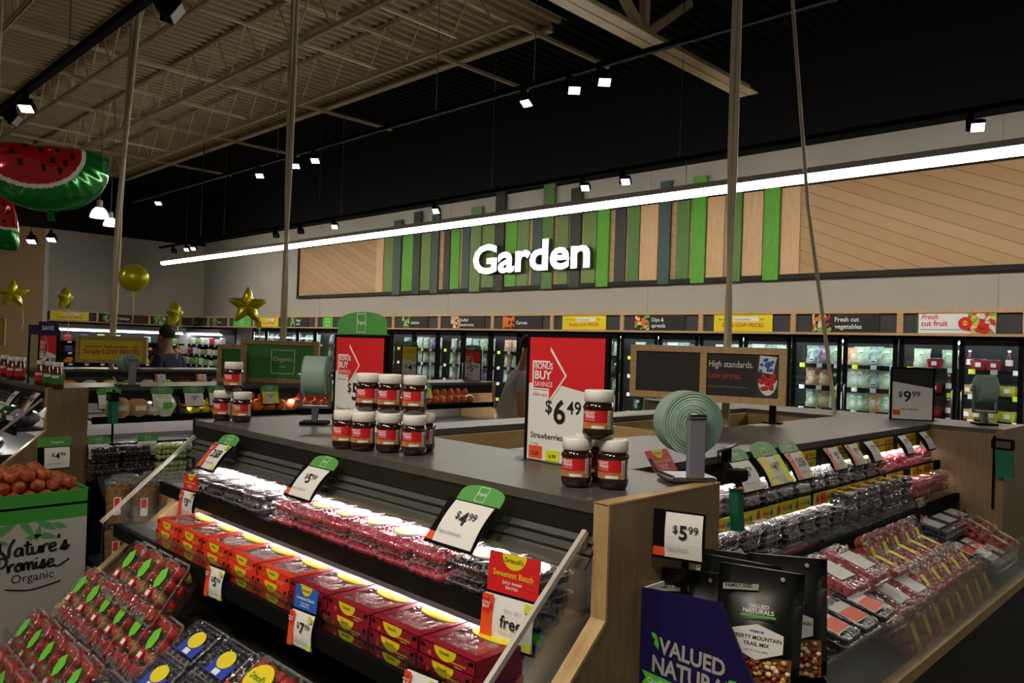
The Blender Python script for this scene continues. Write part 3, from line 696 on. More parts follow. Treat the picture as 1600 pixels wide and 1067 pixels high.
# ================================================================ produce cases standing in rings: one case faces each side
def produce_case(root, L, label, lip=(.62, .55), top_d=.445, panels=(True, True), acrylic=(True, True), shelves=True, glow=True, guard=0., top='case_top', back='case_in', cb=1.19, rows=((.13, 1.10), (.285, .965)), dk=(.27, .76)):
    """local x runs along the case, the customer stands at -y, y = 0 is the front of the canopy"""
    lo, lz = lip
    t = thing('produce_case', label, 'display case', M=root)
    b = MB(); b.box(0, L, -.004, top_d, 1.308, 1.33, top); b.build('top_panel', t)
    b = MB(); b.box(0, L, 0, .02, 1.26, 1.308, 'case_black')
    rib = [(.004, 1.26), (-.010, 1.247), (.0, 1.238), (-.02, 1.226), (-.010, 1.217), (-.034, 1.203), (-.036, 1.196), (-.030, 1.196), (.012, 1.25), (.012, 1.26)] if cb < 1.2 else [(.004, 1.26), (.0, 1.26), (.0, cb), (.008, cb), (.012, 1.26)]
    b.prism(rib, 'x', 0, L, 'case_rib' if cb < 1.2 else 'case_black'); b.build('canopy', t)
    b = MB(); b.box(0, L, top_d-.04, top_d, .1, 1.308, back); b.box(.03, L-.03, top_d-.05, top_d-.04, .55, 1.15, 'case_rib'); b.build('back_panel', t)
    b = MB(); b.box(0, L, -lo+.06, top_d-.04, .0, lz-.13, 'black'); b.build('base', t)
    b = MB(); b.prism([(-dk[0], dk[1]), (top_d-.05, dk[1]+.04), (top_d-.05, dk[1]+.01), (-dk[0], dk[1]-.03), (-lo+.02, lz-.05), (-lo+.02, lz-.01)], 'x', .02, L-.02, 'case_in'); b.build('deck', t)
    b = MB(); b.box(0, L, -lo-.012, -lo+.02, lz-.02, lz+.018, 'edge_ply'); b.box(0, L, -lo, -lo+.02, .08, lz-.02, 'case_black'); b.build('front_lip', t)
    if guard:
        b = MB(); b.box(.02, L-.02, -lo-.002, -lo+.006, lz+.018, lz+guard, 'acrylic'); b.build('front_glass', t)
    if shelves:
        for o, z in rows:
            b = MB(); b.box(.03, L-.03, -o, top_d-.05, z-.014, z, 'case_in'); s = b.build('shelf', t)
            b = MB(); b.box(.03, L-.03, -o-.014, -o, z-.031, z+.012, 'black'); b.build('shelf_rail', s)
            if o > .1 and (o, z) == rows[1]:
                b = MB(); b.box(.04, L-.04, -o-.004, -o-.001, z+.012, z+.05, 'acrylic'); b.build('clear_fence', s)
        if glow:
            b = MB(); b.tube([(.08, -.020 if cb < 1.2 else .02, cb+.0105), (L-.12, -.020 if cb < 1.2 else .02, cb+.0105)], .008, 'light_case', 8); b.build('light_tube', t)
            b = MB(); b.tube([(.08, -rows[0][0]+.012, rows[0][1]-.023), (L-.12, -rows[0][0]+.012, rows[0][1]-.023)], .007, 'light_case', 8); b.build('light_tube', t)
    out = [(top_d, .0), (top_d, 1.332), (-.006, 1.332), (-.006, 1.095), (-lo+.16, lz+.15), (-lo-.014, lz+.02), (-lo-.014, .0)]
    ins = [(top_d, .0), (top_d, 1.331), (.0, 1.331), (.0, 1.09), (-lo+.165, lz+.14), (-lo, lz+.01), (-lo, .0)]
    for s, on in enumerate(panels):
        if not on: continue
        x0, x1 = (-.035, 0) if s == 0 else (L, L+.035)
        b = MB(); q = ins if on is True else [(top_d, .0), (top_d, 1.02), (-.07, 1.02)]+ins[4:]
        b.prism(q, 'x', x0, x1, 'oak_lam'); p = b.build('end_panel', t)
        if on == 'low':
            b = MB(); b.box(x0, x1, 0, top_d, 1.02, 1.331, 'case_black'); b.build('end_cap', t)
            b = MB(); b.prism([(-.07, 1.024), (out[4][0], out[4][1]), (ins[4][0], ins[4][1]), (-.064, 1.018)], 'x', x0-.002, x1+.002, 'edge_ply'); b.build('edge_band', p)
            continue
        b = MB()
        for i in range(2, 5):
            a, c = out[i], out[i+1]; a2, c2 = ins[i], ins[i+1]
            b.prism([a, c, c2, a2], 'x', x0-.002, x1+.002, 'edge_ply')
        b.prism([(top_d, 1.33), (-.006, 1.33), (-.006, 1.334), (top_d, 1.334)], 'x', x0-.001, x1+.001, 'edge_ply'); b.build('edge_band', p)
    for s, on in enumerate(acrylic):
        if not on: continue
        x = .012 if s == 0 else L-.02
        b = MB(); b.prism([(-.012, 1.262), (-.33, .985), (-.33, .80), (-.0, 1.09)], 'x', x, x+.006, 'acrylic'); a = b.build('side_divider', t)
        b = MB(); b.bar((x+.003, -.012, 1.27), (x+.003, -.335, .985), .011, .012, 'rail_alu'); b.bar((x+.003, -.012, 1.27), (x+.003, -.006, 1.225), .008, .008, 'steel', (1, 0, 0)); b.build('divider_rail', a)
    return t
RROWS, RDK = ((.05, 1.145), (.14, .995)), (.13, .90)
# ring nearest the camera
produce_case(TR(-2.95, 1.285, 0), 1.95, 'dark berry case in front facing the camera, hazelnut jars on its top', guard=.13, panels=('low', True))
produce_case(TR(-1.235, 1.735, 0, PI/2), 2.56, 'berry case on the right with yellow price strips along its shelves', lip=(.46, .69), panels=(False, False), acrylic=(False, False), guard=.2, top_d=.47, cb=1.235, rows=RROWS, dk=RDK)
produce_case(TR(-.94, 4.76, 0, PI), 2.0, 'case behind the $9.99 board with a tan end panel and green bag holder', shelves=False, top_d=.46, back='oak_lam')
produce_case(TR(-2.43, 4.3, 0, -PI/2), 2.56, 'grey topped case behind the hazelnut jars facing left', shelves=False, panels=(False, False), acrylic=(False, False), top_d=.18)
t = thing('centre_cover', 'pale grey cover boards with pine edges filling the middle of the near ring', 'cover board', (0, 0, 0))
b = MB(); b.box(-2.24, -1.71, 1.74, 4.29, 1.20, 1.22, 'case_top'); b.build('cover_sheet', t)
for q in ((-2.24, -2.215, 1.75, 4.28), (-1.735, -1.71, 1.75, 4.28), (-2.21, -1.74, 1.74, 1.765), (-2.21, -1.74, 2.85, 2.88), (-2.21, -1.74, 4.26, 4.29)):
    b = MB(); b.box(q[0], q[1], q[2], q[3], 1.22, 1.305, 'edge_ply'); b.build('edge_board', t)
# second ring to the left
produce_case(TR(-6.86, 1.285, 0), 1.92, 'case on the left behind the peach bin with bottles on top', top_d=.21, acrylic=(False, True))
produce_case(TR(-5.0, 1.5, 0, PI/2), 3.35, 'long fruit case in the middle with apples and lemons under bright light', panels=(False, True), acrylic=(False, False), lip=(.46, .69), rows=RROWS, dk=RDK, cb=1.235)
# third ring
produce_case(TR(-7.5, 1.75, 0, PI/2), 2.6, 'far black case with two price cards in front of the person in dark clothes', panels=(False, True), acrylic=(False, False), lip=(.46, .69), rows=RROWS, dk=RDK)
# ================================================================ price tags, boards and stands
def bent(b, x0, x1, h, m, y0=0., z0=0., k=.012, th=.0012, n=6):
    """a card curling a little along its height"""
    f = [[(x, y0-k*math.sin(PI*i/n)*1.0, z0+h*i/n) for x in (x0, x1)] for i in range(n+1)]
    vs = [p for r in f for p in r]+[(p[0], p[1]+th, p[2]) for r in f for p in r]; q = 2*(n+1); fs = []
    for i in range(n):
        fs += [(2*i, 2*i+1, 2*i+3, 2*i+2), (q+2*i+2, q+2*i+3, q+2*i+1, q+2*i)]
    return b.add(vs, fs, m)
def price(b, st, xc, z, h, y, m='ink'):
    """$5.99 with a small dollar sign and raised cents"""
    if '.' in st:
        d, c = st.split('.'); g = text_geo(d, .02); w = (g[3]-g[2])*h/.7
        b.text('$', xc-w*.5-h*.1, z+h*.42, h*.55, y, m, .012, 'r'); b.text(d, xc, z, h, y, m, .02, 'c'); b.text(c, xc+w*.5+h*.08, z+h*.45, h*.55, y, m, .008)
    elif '/' in st: b.text(st, xc, z, h, y, m, .015, 'c', sx=.8)
    else: b.text(st, xc, z, h, y, m, .015, 'c')
def dome(x0, x1, z0, z1, k=.55):
    w = (x1-x0)/2; xc = (x0+x1)/2; n = 12; zb = z0+(z1-z0)*(1-k)
    return [(x0, z0), (x1, z0)]+[(xc+w*math.cos(PI*i/n), zb+(z1-zb)*math.sin(PI*i/n)**.8) for i in range(n+1)]
def organic_topper(b, x0, x1, z0, z1, y, m='green_print'):
    b.poly(dome(x0, x1, z0, z1), y, m, .002); w = (z1-z0)*.34; xc = (x0+x1)/2; a, c = z0+(z1-z0)*.08, z0+(z1-z0)*.92; e = w*.07
    for q in ((xc-w, xc-w+e, a, c), (xc+w-e, xc+w, a, c), (xc-w, xc+w, a, a+e), (xc-w, xc+w, c-e, c)): b.plate(q[0], q[1], q[2], q[3], y-.0006, 'white', .0005)
    b.text('Organic', xc, z0+(z1-z0)*.45, (z1-z0)*.16, y-.0008, 'white', .01, 'c', wmax=w*1.8)
def price_tag(M, label, w=.12, h=.10, pr='5.99', topper=None, strip=False, dots=False, side=None, name='organic berries', orange=False, cat='price tag', yellow=False):
    t = thing('price_tag', label, cat, M=M)
    b = MB(); x0 = -w/2-(.028 if orange or side else .004); b.box(x0, w/2+.004, .002, .006, -.006, h+.004, 'black'); b.box(-w*.2, w*.2, .006, .016, -.004, .02, 'black'); b.build('holder', t)
    b = MB(); bent(b, -w/2, w/2, h, 'paper', k=.006)
    if pr == 'free':
        b.text('BUY 1 GET 1', w*.12, h*.72, h*.06, -.0085, 'grey_ink', 0, 'c'); b.text('free', w*.1, h*.38, h*.26, -.0085, 'ink', .012, 'c'); b.text('of equal or lesser value', w*.1, h*.26, h*.05, -.0085, 'grey_ink', 0, 'c')
    else:
        price(b, pr, w*(.1 if strip else -.0), h*.45, h*.3, -.0085); b.text(name, -w*(.2 if strip else .44), h*.2, h*.075, -.0085, 'grey_ink', 0, wmax=w*.6)
    if strip:
        b.box(-w/2, -w/2+w*.22, -.0075, -.0068, 0, h, 'orange_print'); a = w*.2
        b.poly([(-w/2+.003, h*.62), (-w/2+a*.6, h*.62), (-w/2+a*.6, h*.56), (-w/2+a*1.15, h*.76), (-w/2+a*.6, h*.96), (-w/2+a*.6, h*.9), (-w/2+.003, h*.9)], -.0082, 'red_print', .0006)
        b.text('BONUS', -w/2+a*.45, h*.79, h*.05, -.0088, 'white', .01, 'c'); b.text('BUY', -w/2+a*.45, h*.70, h*.07, -.0088, 'white', .02, 'c')
    if dots:
        for q in (.9, .1): b.plate(w/2-w*.17, w/2-.002, h*(q-.09), h*(q+.09), -.0082 if q > .5 else -.004, 'lime_print', .0008)
    if yellow: b.box(-w/2, -w/2+w*.3, -.0075, -.0068, 0, h, 'yellow_print'); b.box(w/2-w*.3, w/2, -.0075, -.0068, 0, h, 'lime_print')
    if orange: b.plate(-w/2-.026, -w/2-.001, .001, h*.2, -.0005, 'orange_print', .002)
    b.build('card', t)
    if topper:
        b = MB()
        if topper == 'organic': organic_topper(b, -w/2-.004, w/2+.012, h+.004, h+.004+w*.36, .002)
        else:
            m = {'red': 'red_print', 'blue': 'blue_print'}[topper]; H = w*.62; z = h+.006
            b.box(-w*.48, w*.52, 0, .002, z, z+H, m)
            p = [(w*.02-w*.24+w*.24*(1+math.cos(PI+PI*i/10)), z+H-.0-w*.24*math.sin(PI*i/10)) for i in range(11)]; b.poly(p, -.0008, 'yellow_print', .0006)
            b.text("Driscoll's", w*.02, z+H-w*.13, w*.07, -.0015, 'ink', .01, 'c'); b.text('Sweetest Batch', w*.02, z+H*.42, w*.09, -.0012, 'yellow_print' if topper == 'red' else 'white', .01, 'c', wmax=w*.8)
            b.text('juicy sweet', w*.02, z+H*.25, w*.06, -.0012, 'white', .005, 'c'); b.text('berries' if topper == 'red' else 'blueberries', w*.02, z+H*.13, w*.06, -.0012, 'white', .005, 'c')
            for k in range(9): b.ball((w*.37+(k % 3-1)*w*.05, 0, z+H*.35+(k//3-1)*w*.07), w*.035, 'red_print' if topper == 'red' else 'blue_print', 8, 5, (1, .1, 1))
        b.build('topper', t)
    return t
NC = 1.285     # front line of the near case
price_tag(TR(-2.60, NC-.118, 1.20, 0, -.7), 'tilted 2 for $8 tag with red strip under a green organic dome', .115, .1, '2/$8', 'organic', True, True)
price_tag(TR(-1.985, NC-.118, 1.20, 0, -.7), 'tilted $5.99 organic tag in the middle of the near case canopy', .115, .1, '5.99', 'organic', orange=True, name='Organic raspberries')
price_tag(TR(-1.31, NC-.128, 1.20, 0, -.7), 'large tilted $4.99 organic tag at the right of the near case', .13, .11, '4.99', 'organic', orange=True, name='Organic blackberries')
price_tag(TR(-2.66, NC-.155, 1.03, .1, -.12), '$3.99 tag under a red card at the left end of the top shelf', .085, .085, '3.99', 'red', True, True)
price_tag(TR(-1.095, NC-.16, 1.045, .12, -.1), 'free tag with red bonus strip under a red berry card', .13, .095, 'free', 'red', True, True)
price_tag(TR(-2.09, NC-.31, .925, .1, -.1), 'small $5.99 tag with red strip between strawberries and red cartons', .08, .08, '5.99', None, True, True)
price_tag(TR(-1.625, NC-.312, .925, .1, -.1), '$7.99 tag below a blue blueberry card', .085, .08, '7.99', 'blue', True, True)
price_tag(TR(-1.18, NC-.312, .915, .1, -.1), '$6.49 tag with red strip at the bottom edge of the picture', .085, .085, '6.49', None, True, True)
# right case, facing +x
RC = -1.235
def rt(y, o, z, tilt, rz=0.): return TR(RC+o, y, z, PI/2+rz, tilt)
price_tag(rt(1.86, .09, 1.228, -.6), 'free tag under a red card left of the bag roll dispenser', .11, .1, 'free', 'red', True, True)
price_tag(rt(2.27, .09, 1.228, -.6), '$5.99 organic tag nearest the bag roll on the right case', .12, .1, '5.99', 'organic', orange=True)
price_tag(rt(2.46, .09, 1.228, -.6), 'yellow sided $4.99 organic tag on the right case', .15, .1, '4.99', 'organic', yellow=True)
price_tag(rt(2.645, .09, 1.228, -.6), '2 for $8 organic tag with red strip on the right case', .12, .1, '2/$8', 'organic', True, True)
price_tag(rt(2.99, .075, 1.228, -.6), 'left one of the two red striped tags among the yellow strips', .11, .09, '5.99', None, True, True)
price_tag(rt(3.19, .075, 1.228, -.6), 'right one of the two red striped tags among the yellow strips', .11, .09, '7.99', None, True, True)
price_tag(rt(3.39, .075, 1.228, -.6), 'plain white tag with dark side right of the two red striped tags', .09, .09, '7.49', side=True)
price_tag(rt(3.80, .075, 1.228, -.6), 'plain white tag in the middle of the far yellow strips', .09, .09, '7.99', side=True)
price_tag(rt(4.10, .075, 1.228, -.6), 'last plain white tag at the far end of the yellow strips', .09, .09, '7.49', side=True)
price_tag(rt(2.10, .165, .985, -.5, .1), 'upper red edged tag of the pair over the dark shelf behind the trail mix', .1, .1, '2/7', None, True)
price_tag(rt(2.09, .20, .90, -.05, .1), 'yellow edged $5.99 tag just above the trail mix bags', .1, .07, '5.99', None, yellow=True)
price_tag(rt(2.30, .21, .94, -.1, .1), '$1.49 tag with red strip standing on the orange labelled boxes', .085, .09, '1.49', None, True, True)
price_tag(rt(2.72, .2, .93, -.1, .1), 'small red striped tag lying by the red packs on the right deck', .1, .07, '2.50', None, True)
price_tag(rt(3.72, .155, .935, -.2), 'small red edged tag at the far end of the right case', .09, .11, '7.99', None, True)
for x0, x1, zz, k, lb in ((.93, 1.18, 0, 'g', 'green'), (1.33, 1.62, 0, 'y', 'yellow'), (1.72, 2.02, 0, 'y', 'yellow'), (2.10, 2.34, 0, 'y', 'yellow'), (2.42, 2.55, 0, 'y', 'yellow')):
    for r in (0, 1):
        b = MB(TR(RC+.001, 1.735, 0, PI/2)); z = 1.270-r*.033; n = max(1, int((x1-x0)/.12))
        b.box(x0, x1, -.006, 0, z, z+.028, 'lime_print' if k == 'g' else 'yellow_print')
        for i in range(n):
            xa = x0+(i+.5)*(x1-x0)/n
            b.poly([(xa-.035, z+.002), (xa-.01, z+.002), (xa-.022, z+.024)], -.0075, 'red_print', .001); b.text('Fresh!', xa+.015, z+.01, .012, -.0075, 'red_print', .02, 'c')
        if k == 'g': b.plate(x0+.1, x0+.2, z, z+.03, -.0068, 'yellow_print', .0008)
        tag(b.build('price_strip'), f'{lb} printed strip on the canopy, {"upper" if r == 0 else "lower"}, {nth(int(x0*2.2)-2, 4)} of the row', 'shelf strip', 'printed shelf strips')
for x0, x1, k, lb in ((.15, 1.0, 'g', 'long lime green berry strip on the shelf edge of the right case'), (1.03, 1.72, 'y', 'long yellow berry strip on the shelf edge of the right case'), (1.77, 1.97, 'y', 'short yellow strip on the far shelf edge, left of the last'), (2.08, 2.4, 'y', 'last yellow strip on the far shelf edge')):
    b = MB(TR(RC+.0645, 1.735, 0, PI/2)); z = 1.114; n = max(1, int((x1-x0)/.13))
    b.box(x0, x1, -.004, 0, z, z+.042, 'lime_print' if k == 'g' else 'yellow_print')
    for i in range(n):
        xa = x0+(i+.5)*(x1-x0)/n
        b.ball((xa-.04, -.005, z+.02), .014, 'red_print', 8, 5, (1, .1, 1)); b.poly([(xa-.048, z+.03), (xa-.032, z+.03), (xa-.04, z+.04)], -.006, 'green_dark', .001)
        b.plate(xa-.015, xa+.03, z+.004, z+.042, -.0052, 'orange_print' if k == 'y' else 'yellow_print', .0008); b.text('Fresh', xa+.008, z+.016, .014, -.0065, 'red_print', .02, 'c'); b.ball((xa+.05, -.005, z+.02), .01, 'blue_print' if i % 2 else 'green_dark', 8, 5, (1, .1, 1))
    tag(b.build('price_strip'), lb, 'shelf strip', 'printed shelf strips')
# middle case, facing +x
for y, pr, tp, kw, lb in ((1.62, '3.99', 'organic', {}, 'organic tag half hidden behind the green bag holder'), (1.93, '4.99', 'organic', {}, '$4.99 organic tag above the white and green packs in the middle case'), (2.13, '3.99', 'organic', {'orange': True}, '$3.99 organic tag above the lemons'),
                      (2.29, '3.99', 'organic', {}, 'organic tag half hidden by the left hazelnut jars'), (2.66, '2.49', 'organic', {'yellow': True}, 'yellow edged organic tag left of the middle bag roll'), (3.2, '2.99', 'organic', {'yellow': True}, 'organic tag right of the middle bag roll'), (4.04, '2.99', 'organic', {'yellow': True}, 'organic tag above the red apples at the right end')):
    price_tag(TR(-4.93, y, 1.205, PI/2, -.3), lb, .12, .085, pr, tp, **kw)
for y, pr, lb in ((1.53, '7.99', 'organic tag at the cabinet edge above the dark grapes'), (1.80, '10.99', '$10.99 organic tag above the green grapes')):
    price_tag(TR(-4.80, y, .93, PI/2, -.2), lb, .11, .085, pr, 'organic')
for y, lb in ((2.88, 'left one of two white tags on the far black case'), (3.27, 'right one of two white tags on the far black case')):
    price_tag(TR(-7.43, y, 1.21, PI/2, -.3), lb, .1, .08, '7', None, True)
price_tag(TR(-5.05, 1.20, 1.19, 0, -.6), 'red striped tag seen edge on at the left case', .1, .13, '4.99', None, True)
price_tag(TR(-5.42, 1.20, 1.2, 0, -.6), 'white tag cut by the left picture edge', .1, .1, '3.99')

# ---- big price boards standing on the case tops
def price_board(M, label, w, h, pr, name, topper=False, style='red', k=1.):
    t = thing('price_board', label, 'price board', M=M)
    b = MB(); e = .006
    b.box(-w/2, w/2, .0, .008, 0, h, 'black', .003)
    for q in ((-w/2-e, -w/2+e*.6), (w/2-e*.6, w/2+e)): b.box(q[0], q[1], -.004, .012, 0, h, 'black')
    b.box(-w/2-e, w/2+e, -.004, .012, h-e*.6, h+e, 'black'); b.build('frame', t)
    b = MB(); b.box(-w/2-.02, w/2+.02, -.03, .04, -.0, .006, 'acrylic'); b.build('foot', t)
    b = MB(); y = -.0015; a, c = -w/2+e*.6, w/2-e*.6
    b.plate(a, c, 0.004, h-e*.6, y, 'paper'); y -= .0006
    if style == 'red':
        b.poly([(a, h*.62), (-w*.1, h*.62), (c, h*.545), (c, h-e*.6), (a, h-e*.6)], y, 'red_print'); y -= .001
        ar = [(a+w*.05, h*.80), (-w*.2, h*.80), (-w*.2, h*.91), (w*.02, h*.69), (-w*.2, h*.47), (-w*.2, h*.57), (a+w*.05, h*.57)]
        b.poly(ar, y, 'white'); b.poly([(p[0]*.9-w*.022, (p[1]-h*.69)*.88+h*.69) for p in ar], y-.001, 'red_print')
        b.text('BONUS', a+w*.09, h*.735, h*.05, y-.002, 'white', .02, wmax=w*.24); b.text('BUY', a+w*.09, h*.655, h*.065, y-.002, 'white', .03, wmax=w*.24); b.text('SAVINGS', a+w*.09, h*.595, h*.04, y-.002, 'white', .0, wmax=w*.24)
        b.text('With card', a+w*.06, h*.52, h*.025, y, 'red_print')
        price(b, pr, -w*.06, h*.32, h*.18, y); b.text(name, a+w*.05, h*.185, h*.045, y, 'ink', .005)
        b.text('1 lb pkg', a+w*.05, h*.13, h*.02, y, 'grey_ink')
        b.plate(a+w*.03, a+w*.21, h*.025, h*.12, y, 'orange_print'); b.plate(a+w*.26, a+w*.44, h*.02, h*.1, y, 'lime_print'); b.text('3.25', a+w*.12, h*.05, h*.03, y-.001, 'ink', .01, 'c'); b.text('6.99', a+w*.35, h*.04, h*.03, y-.001, 'ink', .01, 'c')
    elif style == 'yellow':
        b.poly([(a, h*.62), (c, h*.56), (c, h-e), (a, h-e)], y, 'yellow_print'); b.text('LOW PRICES', 0, h*.8, h*.06, y-.001, 'red_print', .02, 'c', wmax=w*.8); price(b, pr, w*.05, h*.3, h*.17, y); b.text(name, a+w*.05, h*.2, h*.04, y, 'ink')
    elif style == 'dark':
        b.poly([(a, h*.74), (c, h*.63), (c, h-e*.6), (a, h-e*.6)], y, 'slate_print'); price(b, pr, -w*.12, h*.36, h*.2, y); b.text(name, a+w*.22, h*.19, h*.035, y, 'ink', .01); b.plate(a+w*.02, a+w*.2, h*.09, h*.19, y, 'orange_print')
    b.build('poster', t)
    if topper:
        b = MB(); organic_topper(b, -w/2-.002, w/2-.002, h+.008, h+.006+w*.27, .004); b.build('topper', t)
    return t
def facing(p): return math.atan2(-p[0], p[1])*0
BY = 1.62
price_board(TR(-1.385, 1.625, 1.3305, .02), 'tall red and white $6.49 strawberries board behind the right jars', .275, .355, '6.49', 'Strawberries')
price_board(TR(-2.365, 1.62, 1.3305, .0), 'red and white organic strawberries board under a green dome', .31, .34, '5.99', 'Organic Strawberries', True)
price_board(TR(-1.37, 4.46, 1.3305, .55), 'white $9.99 board with black top at the far end of the right case', .205, .275, '9.99', 'RED CHERRIES', False, 'dark')
price_board(TR(-5.30, 4.14, 1.3315, .9), 'small yellow and white $4.99 board under a green dome', .13, .3, '4.99', 'Organic', True, 'yellow')
price_board(TR(-5.2, 4.79, 1.3315, .9), 'small red and white $5.99 board beside the person in grey', .15, .28, '5.99', 'Organic', True, 'red')
NARROW = price_board(TR(-5.22, 1.36, 1.3305, .62), 'narrow purple topped $4.39 board behind the bottles at far left', .12, .33, '4.39', 'Dressing', False, 'red')
b = MB(); b.box(-.066, .066, -.006, .0, .30, .38, 'purple_print'); b.text('SAVE', .0, .33, .025, -.008, 'white', .02, 'c'); b.build('header_card', NARROW)
t = thing('price_board', 'grey back of a board with purple header at the left picture edge', 'price board', M=TR(-5.40, 1.34, 1.3305, .62))
b = MB(); b.box(-.045, .045, -.004, .004, 0, .3, 'acrylic'); b.build('sheet', t)
b = MB(); b.box(-.05, -.045, -.006, .006, 0, .3, 'black'); b.box(.045, .05, -.006, .006, 0, .3, 'black'); b.build('frame', t)
b = MB(); b.box(-.05, .05, -.006, .006, .3, .36, 'purple_print'); b.build('header_card', t)

# ---- pine framed signs on black posts
def framed_sign(M, label, w, h, z0, face='slate', fr='pine', post=True, two=None):
    t = thing('framed_sign', label, 'sign', M=M); e = .032
    b = MB(); d = .035
    for q in ((-w/2, -w/2+e, z0, z0+h), (w/2-e, w/2, z0, z0+h)): b.box(q[0], q[1], -.006, d, q[2], q[3], 'pine')
    for q in ((z0, z0+e), (z0+h-e, z0+h)): b.box(-w/2+e, w/2-e, -.006, d, q[0], q[1], 'pine_h')
    b.build('frame', t)
    b = MB(); a, c, y = -w/2+e, w/2-e, .004; Z0, Z1 = z0+e, z0+h-e; H = Z1-Z0; W = c-a
    m = {'slate': 'slate_print', 'blank': 'slate_print', 'green': 'green_print', 'greenblank': 'green_dark', 'yellow': 'yellow_print'}[face]
    b.box(a, c, y, .02, Z0, Z1, m); y -= .001
    if face == 'slate':
        b.text('High standards.', a+W*.03, Z0+H*.68, H*.15, y, 'white', .0, wmax=W*.62); b.text('Low prices.', a+W*.03, Z0+H*.42, H*.14, y, 'red_print', .0, wmax=W*.46)
        b.text('Fresh, quality berries, always at the right price.', a+W*.03, Z0+H*.2, H*.05, y, 'grey_ink', 0, wmax=W*.55)
        b.plate(a+W*.70, c, Z0, Z1, y, 'slate_cell', .0008)
        bowl = [(a+W*.85+W*.13*math.cos(PI+PI*i/12), Z0+H*.42+H*.36*math.sin(PI+PI*i/12)) for i in range(13)]; b.poly(bowl, y-.001, 'white', .0006)
        for i in range(16): b.ball((a+W*.85+R.uniform(-.1, .1)*W, y-.002, Z0+H*R.uniform(.22, .52)), W*.035, 'red_print', 8, 5, (1, .1, 1))
        b.poly([(a+W*.72, Z0+H*.6), (a+W*.92, Z0+H*.55), (a+W*.97, Z0+H*.95), (a+W*.74, Z0+H*.98)], y-.001, 'paper', .0006)
        for i in range(14): b.ball((a+W*R.uniform(.74, .92), y-.002, Z0+H*R.uniform(.62, .9)), W*.025, 'blue_print', 8, 5, (1, .1, 1))
    elif face == 'green':
        q = H*.36; xc = a+W*.55; zc = (Z0+Z1)/2
        for u in ((xc-q, xc-q+.006, zc-q, zc+q), (xc+q-.006, xc+q, zc-q, zc+q), (xc-q, xc+q, zc-q, zc-q+.006), (xc-q, xc+q, zc+q-.006, zc+q)): b.plate(u[0], u[1], u[2], u[3], y, 'white', .0006)
        b.text('Organic', xc, zc+H*.02, H*.13, y, 'white', .012, 'c', wmax=q*1.75); b.plate(xc-q*.28, xc+q*.28, zc-q*.45, zc-q*.38, y, 'white', .0006)
    elif face == 'yellow':
        b.text('Save more on', a+W*.08, Z0+H*.6, H*.1, y, 'ink', .01, wmax=W*.28); b.text('fresh produce', a+W*.38, Z0+H*.58, H*.14, y, 'purple_print', .01, wmax=W*.42, shear=.25); b.text('with', a+W*.83, Z0+H*.6, H*.1, y, 'ink', .01)
        b.text('Simply LOW PRICES', a+W*.5, Z0+H*.28, H*.24, y, 'red_print', .02, 'c', wmax=W*.88)
    b.build('panel', t)
    if post:
        b = MB(); b.box(w*.32, w*.32+.03, .005, .03, .0, z0, 'black'); b.box(w*.32-.03, w*.32+.06, -.02, .05, 0, .006, 'black'); b.build('post', t)
    return t
framed_sign(TR(-1.81, 3.42, 1.3305, .32), 'pine framed black sign reading High standards. Low prices.', .40, .27, .085, 'slate')
framed_sign(TR(-2.20, 3.40, 1.2205, .32), 'pine framed blank black sign left of the High standards sign', .42, .27, .195, 'blank')
framed_sign(TR(-5.2, 2.86, 1.3315, .75), 'green Organic sign in a pine frame left of the strawberries board', .58, .31, .0, 'green', post=False)
framed_sign(TR(-5.34, 2.56, 1.3315, .75), 'blank green side of the Organic sign, seen above the left jars', .2, .27, .0, 'greenblank', post=False)
framed_sign(TR(-7.62, 2.50, 1.3305, .9), 'yellow Simply LOW PRICES sign in a pine frame at the left', .62, .25, .05, 'yellow')
framed_sign(TR(-12.5, 2.28, 1.25, .9), 'far yellow low prices sign behind the narrow price board', .95, .36, .2, 'yellow')

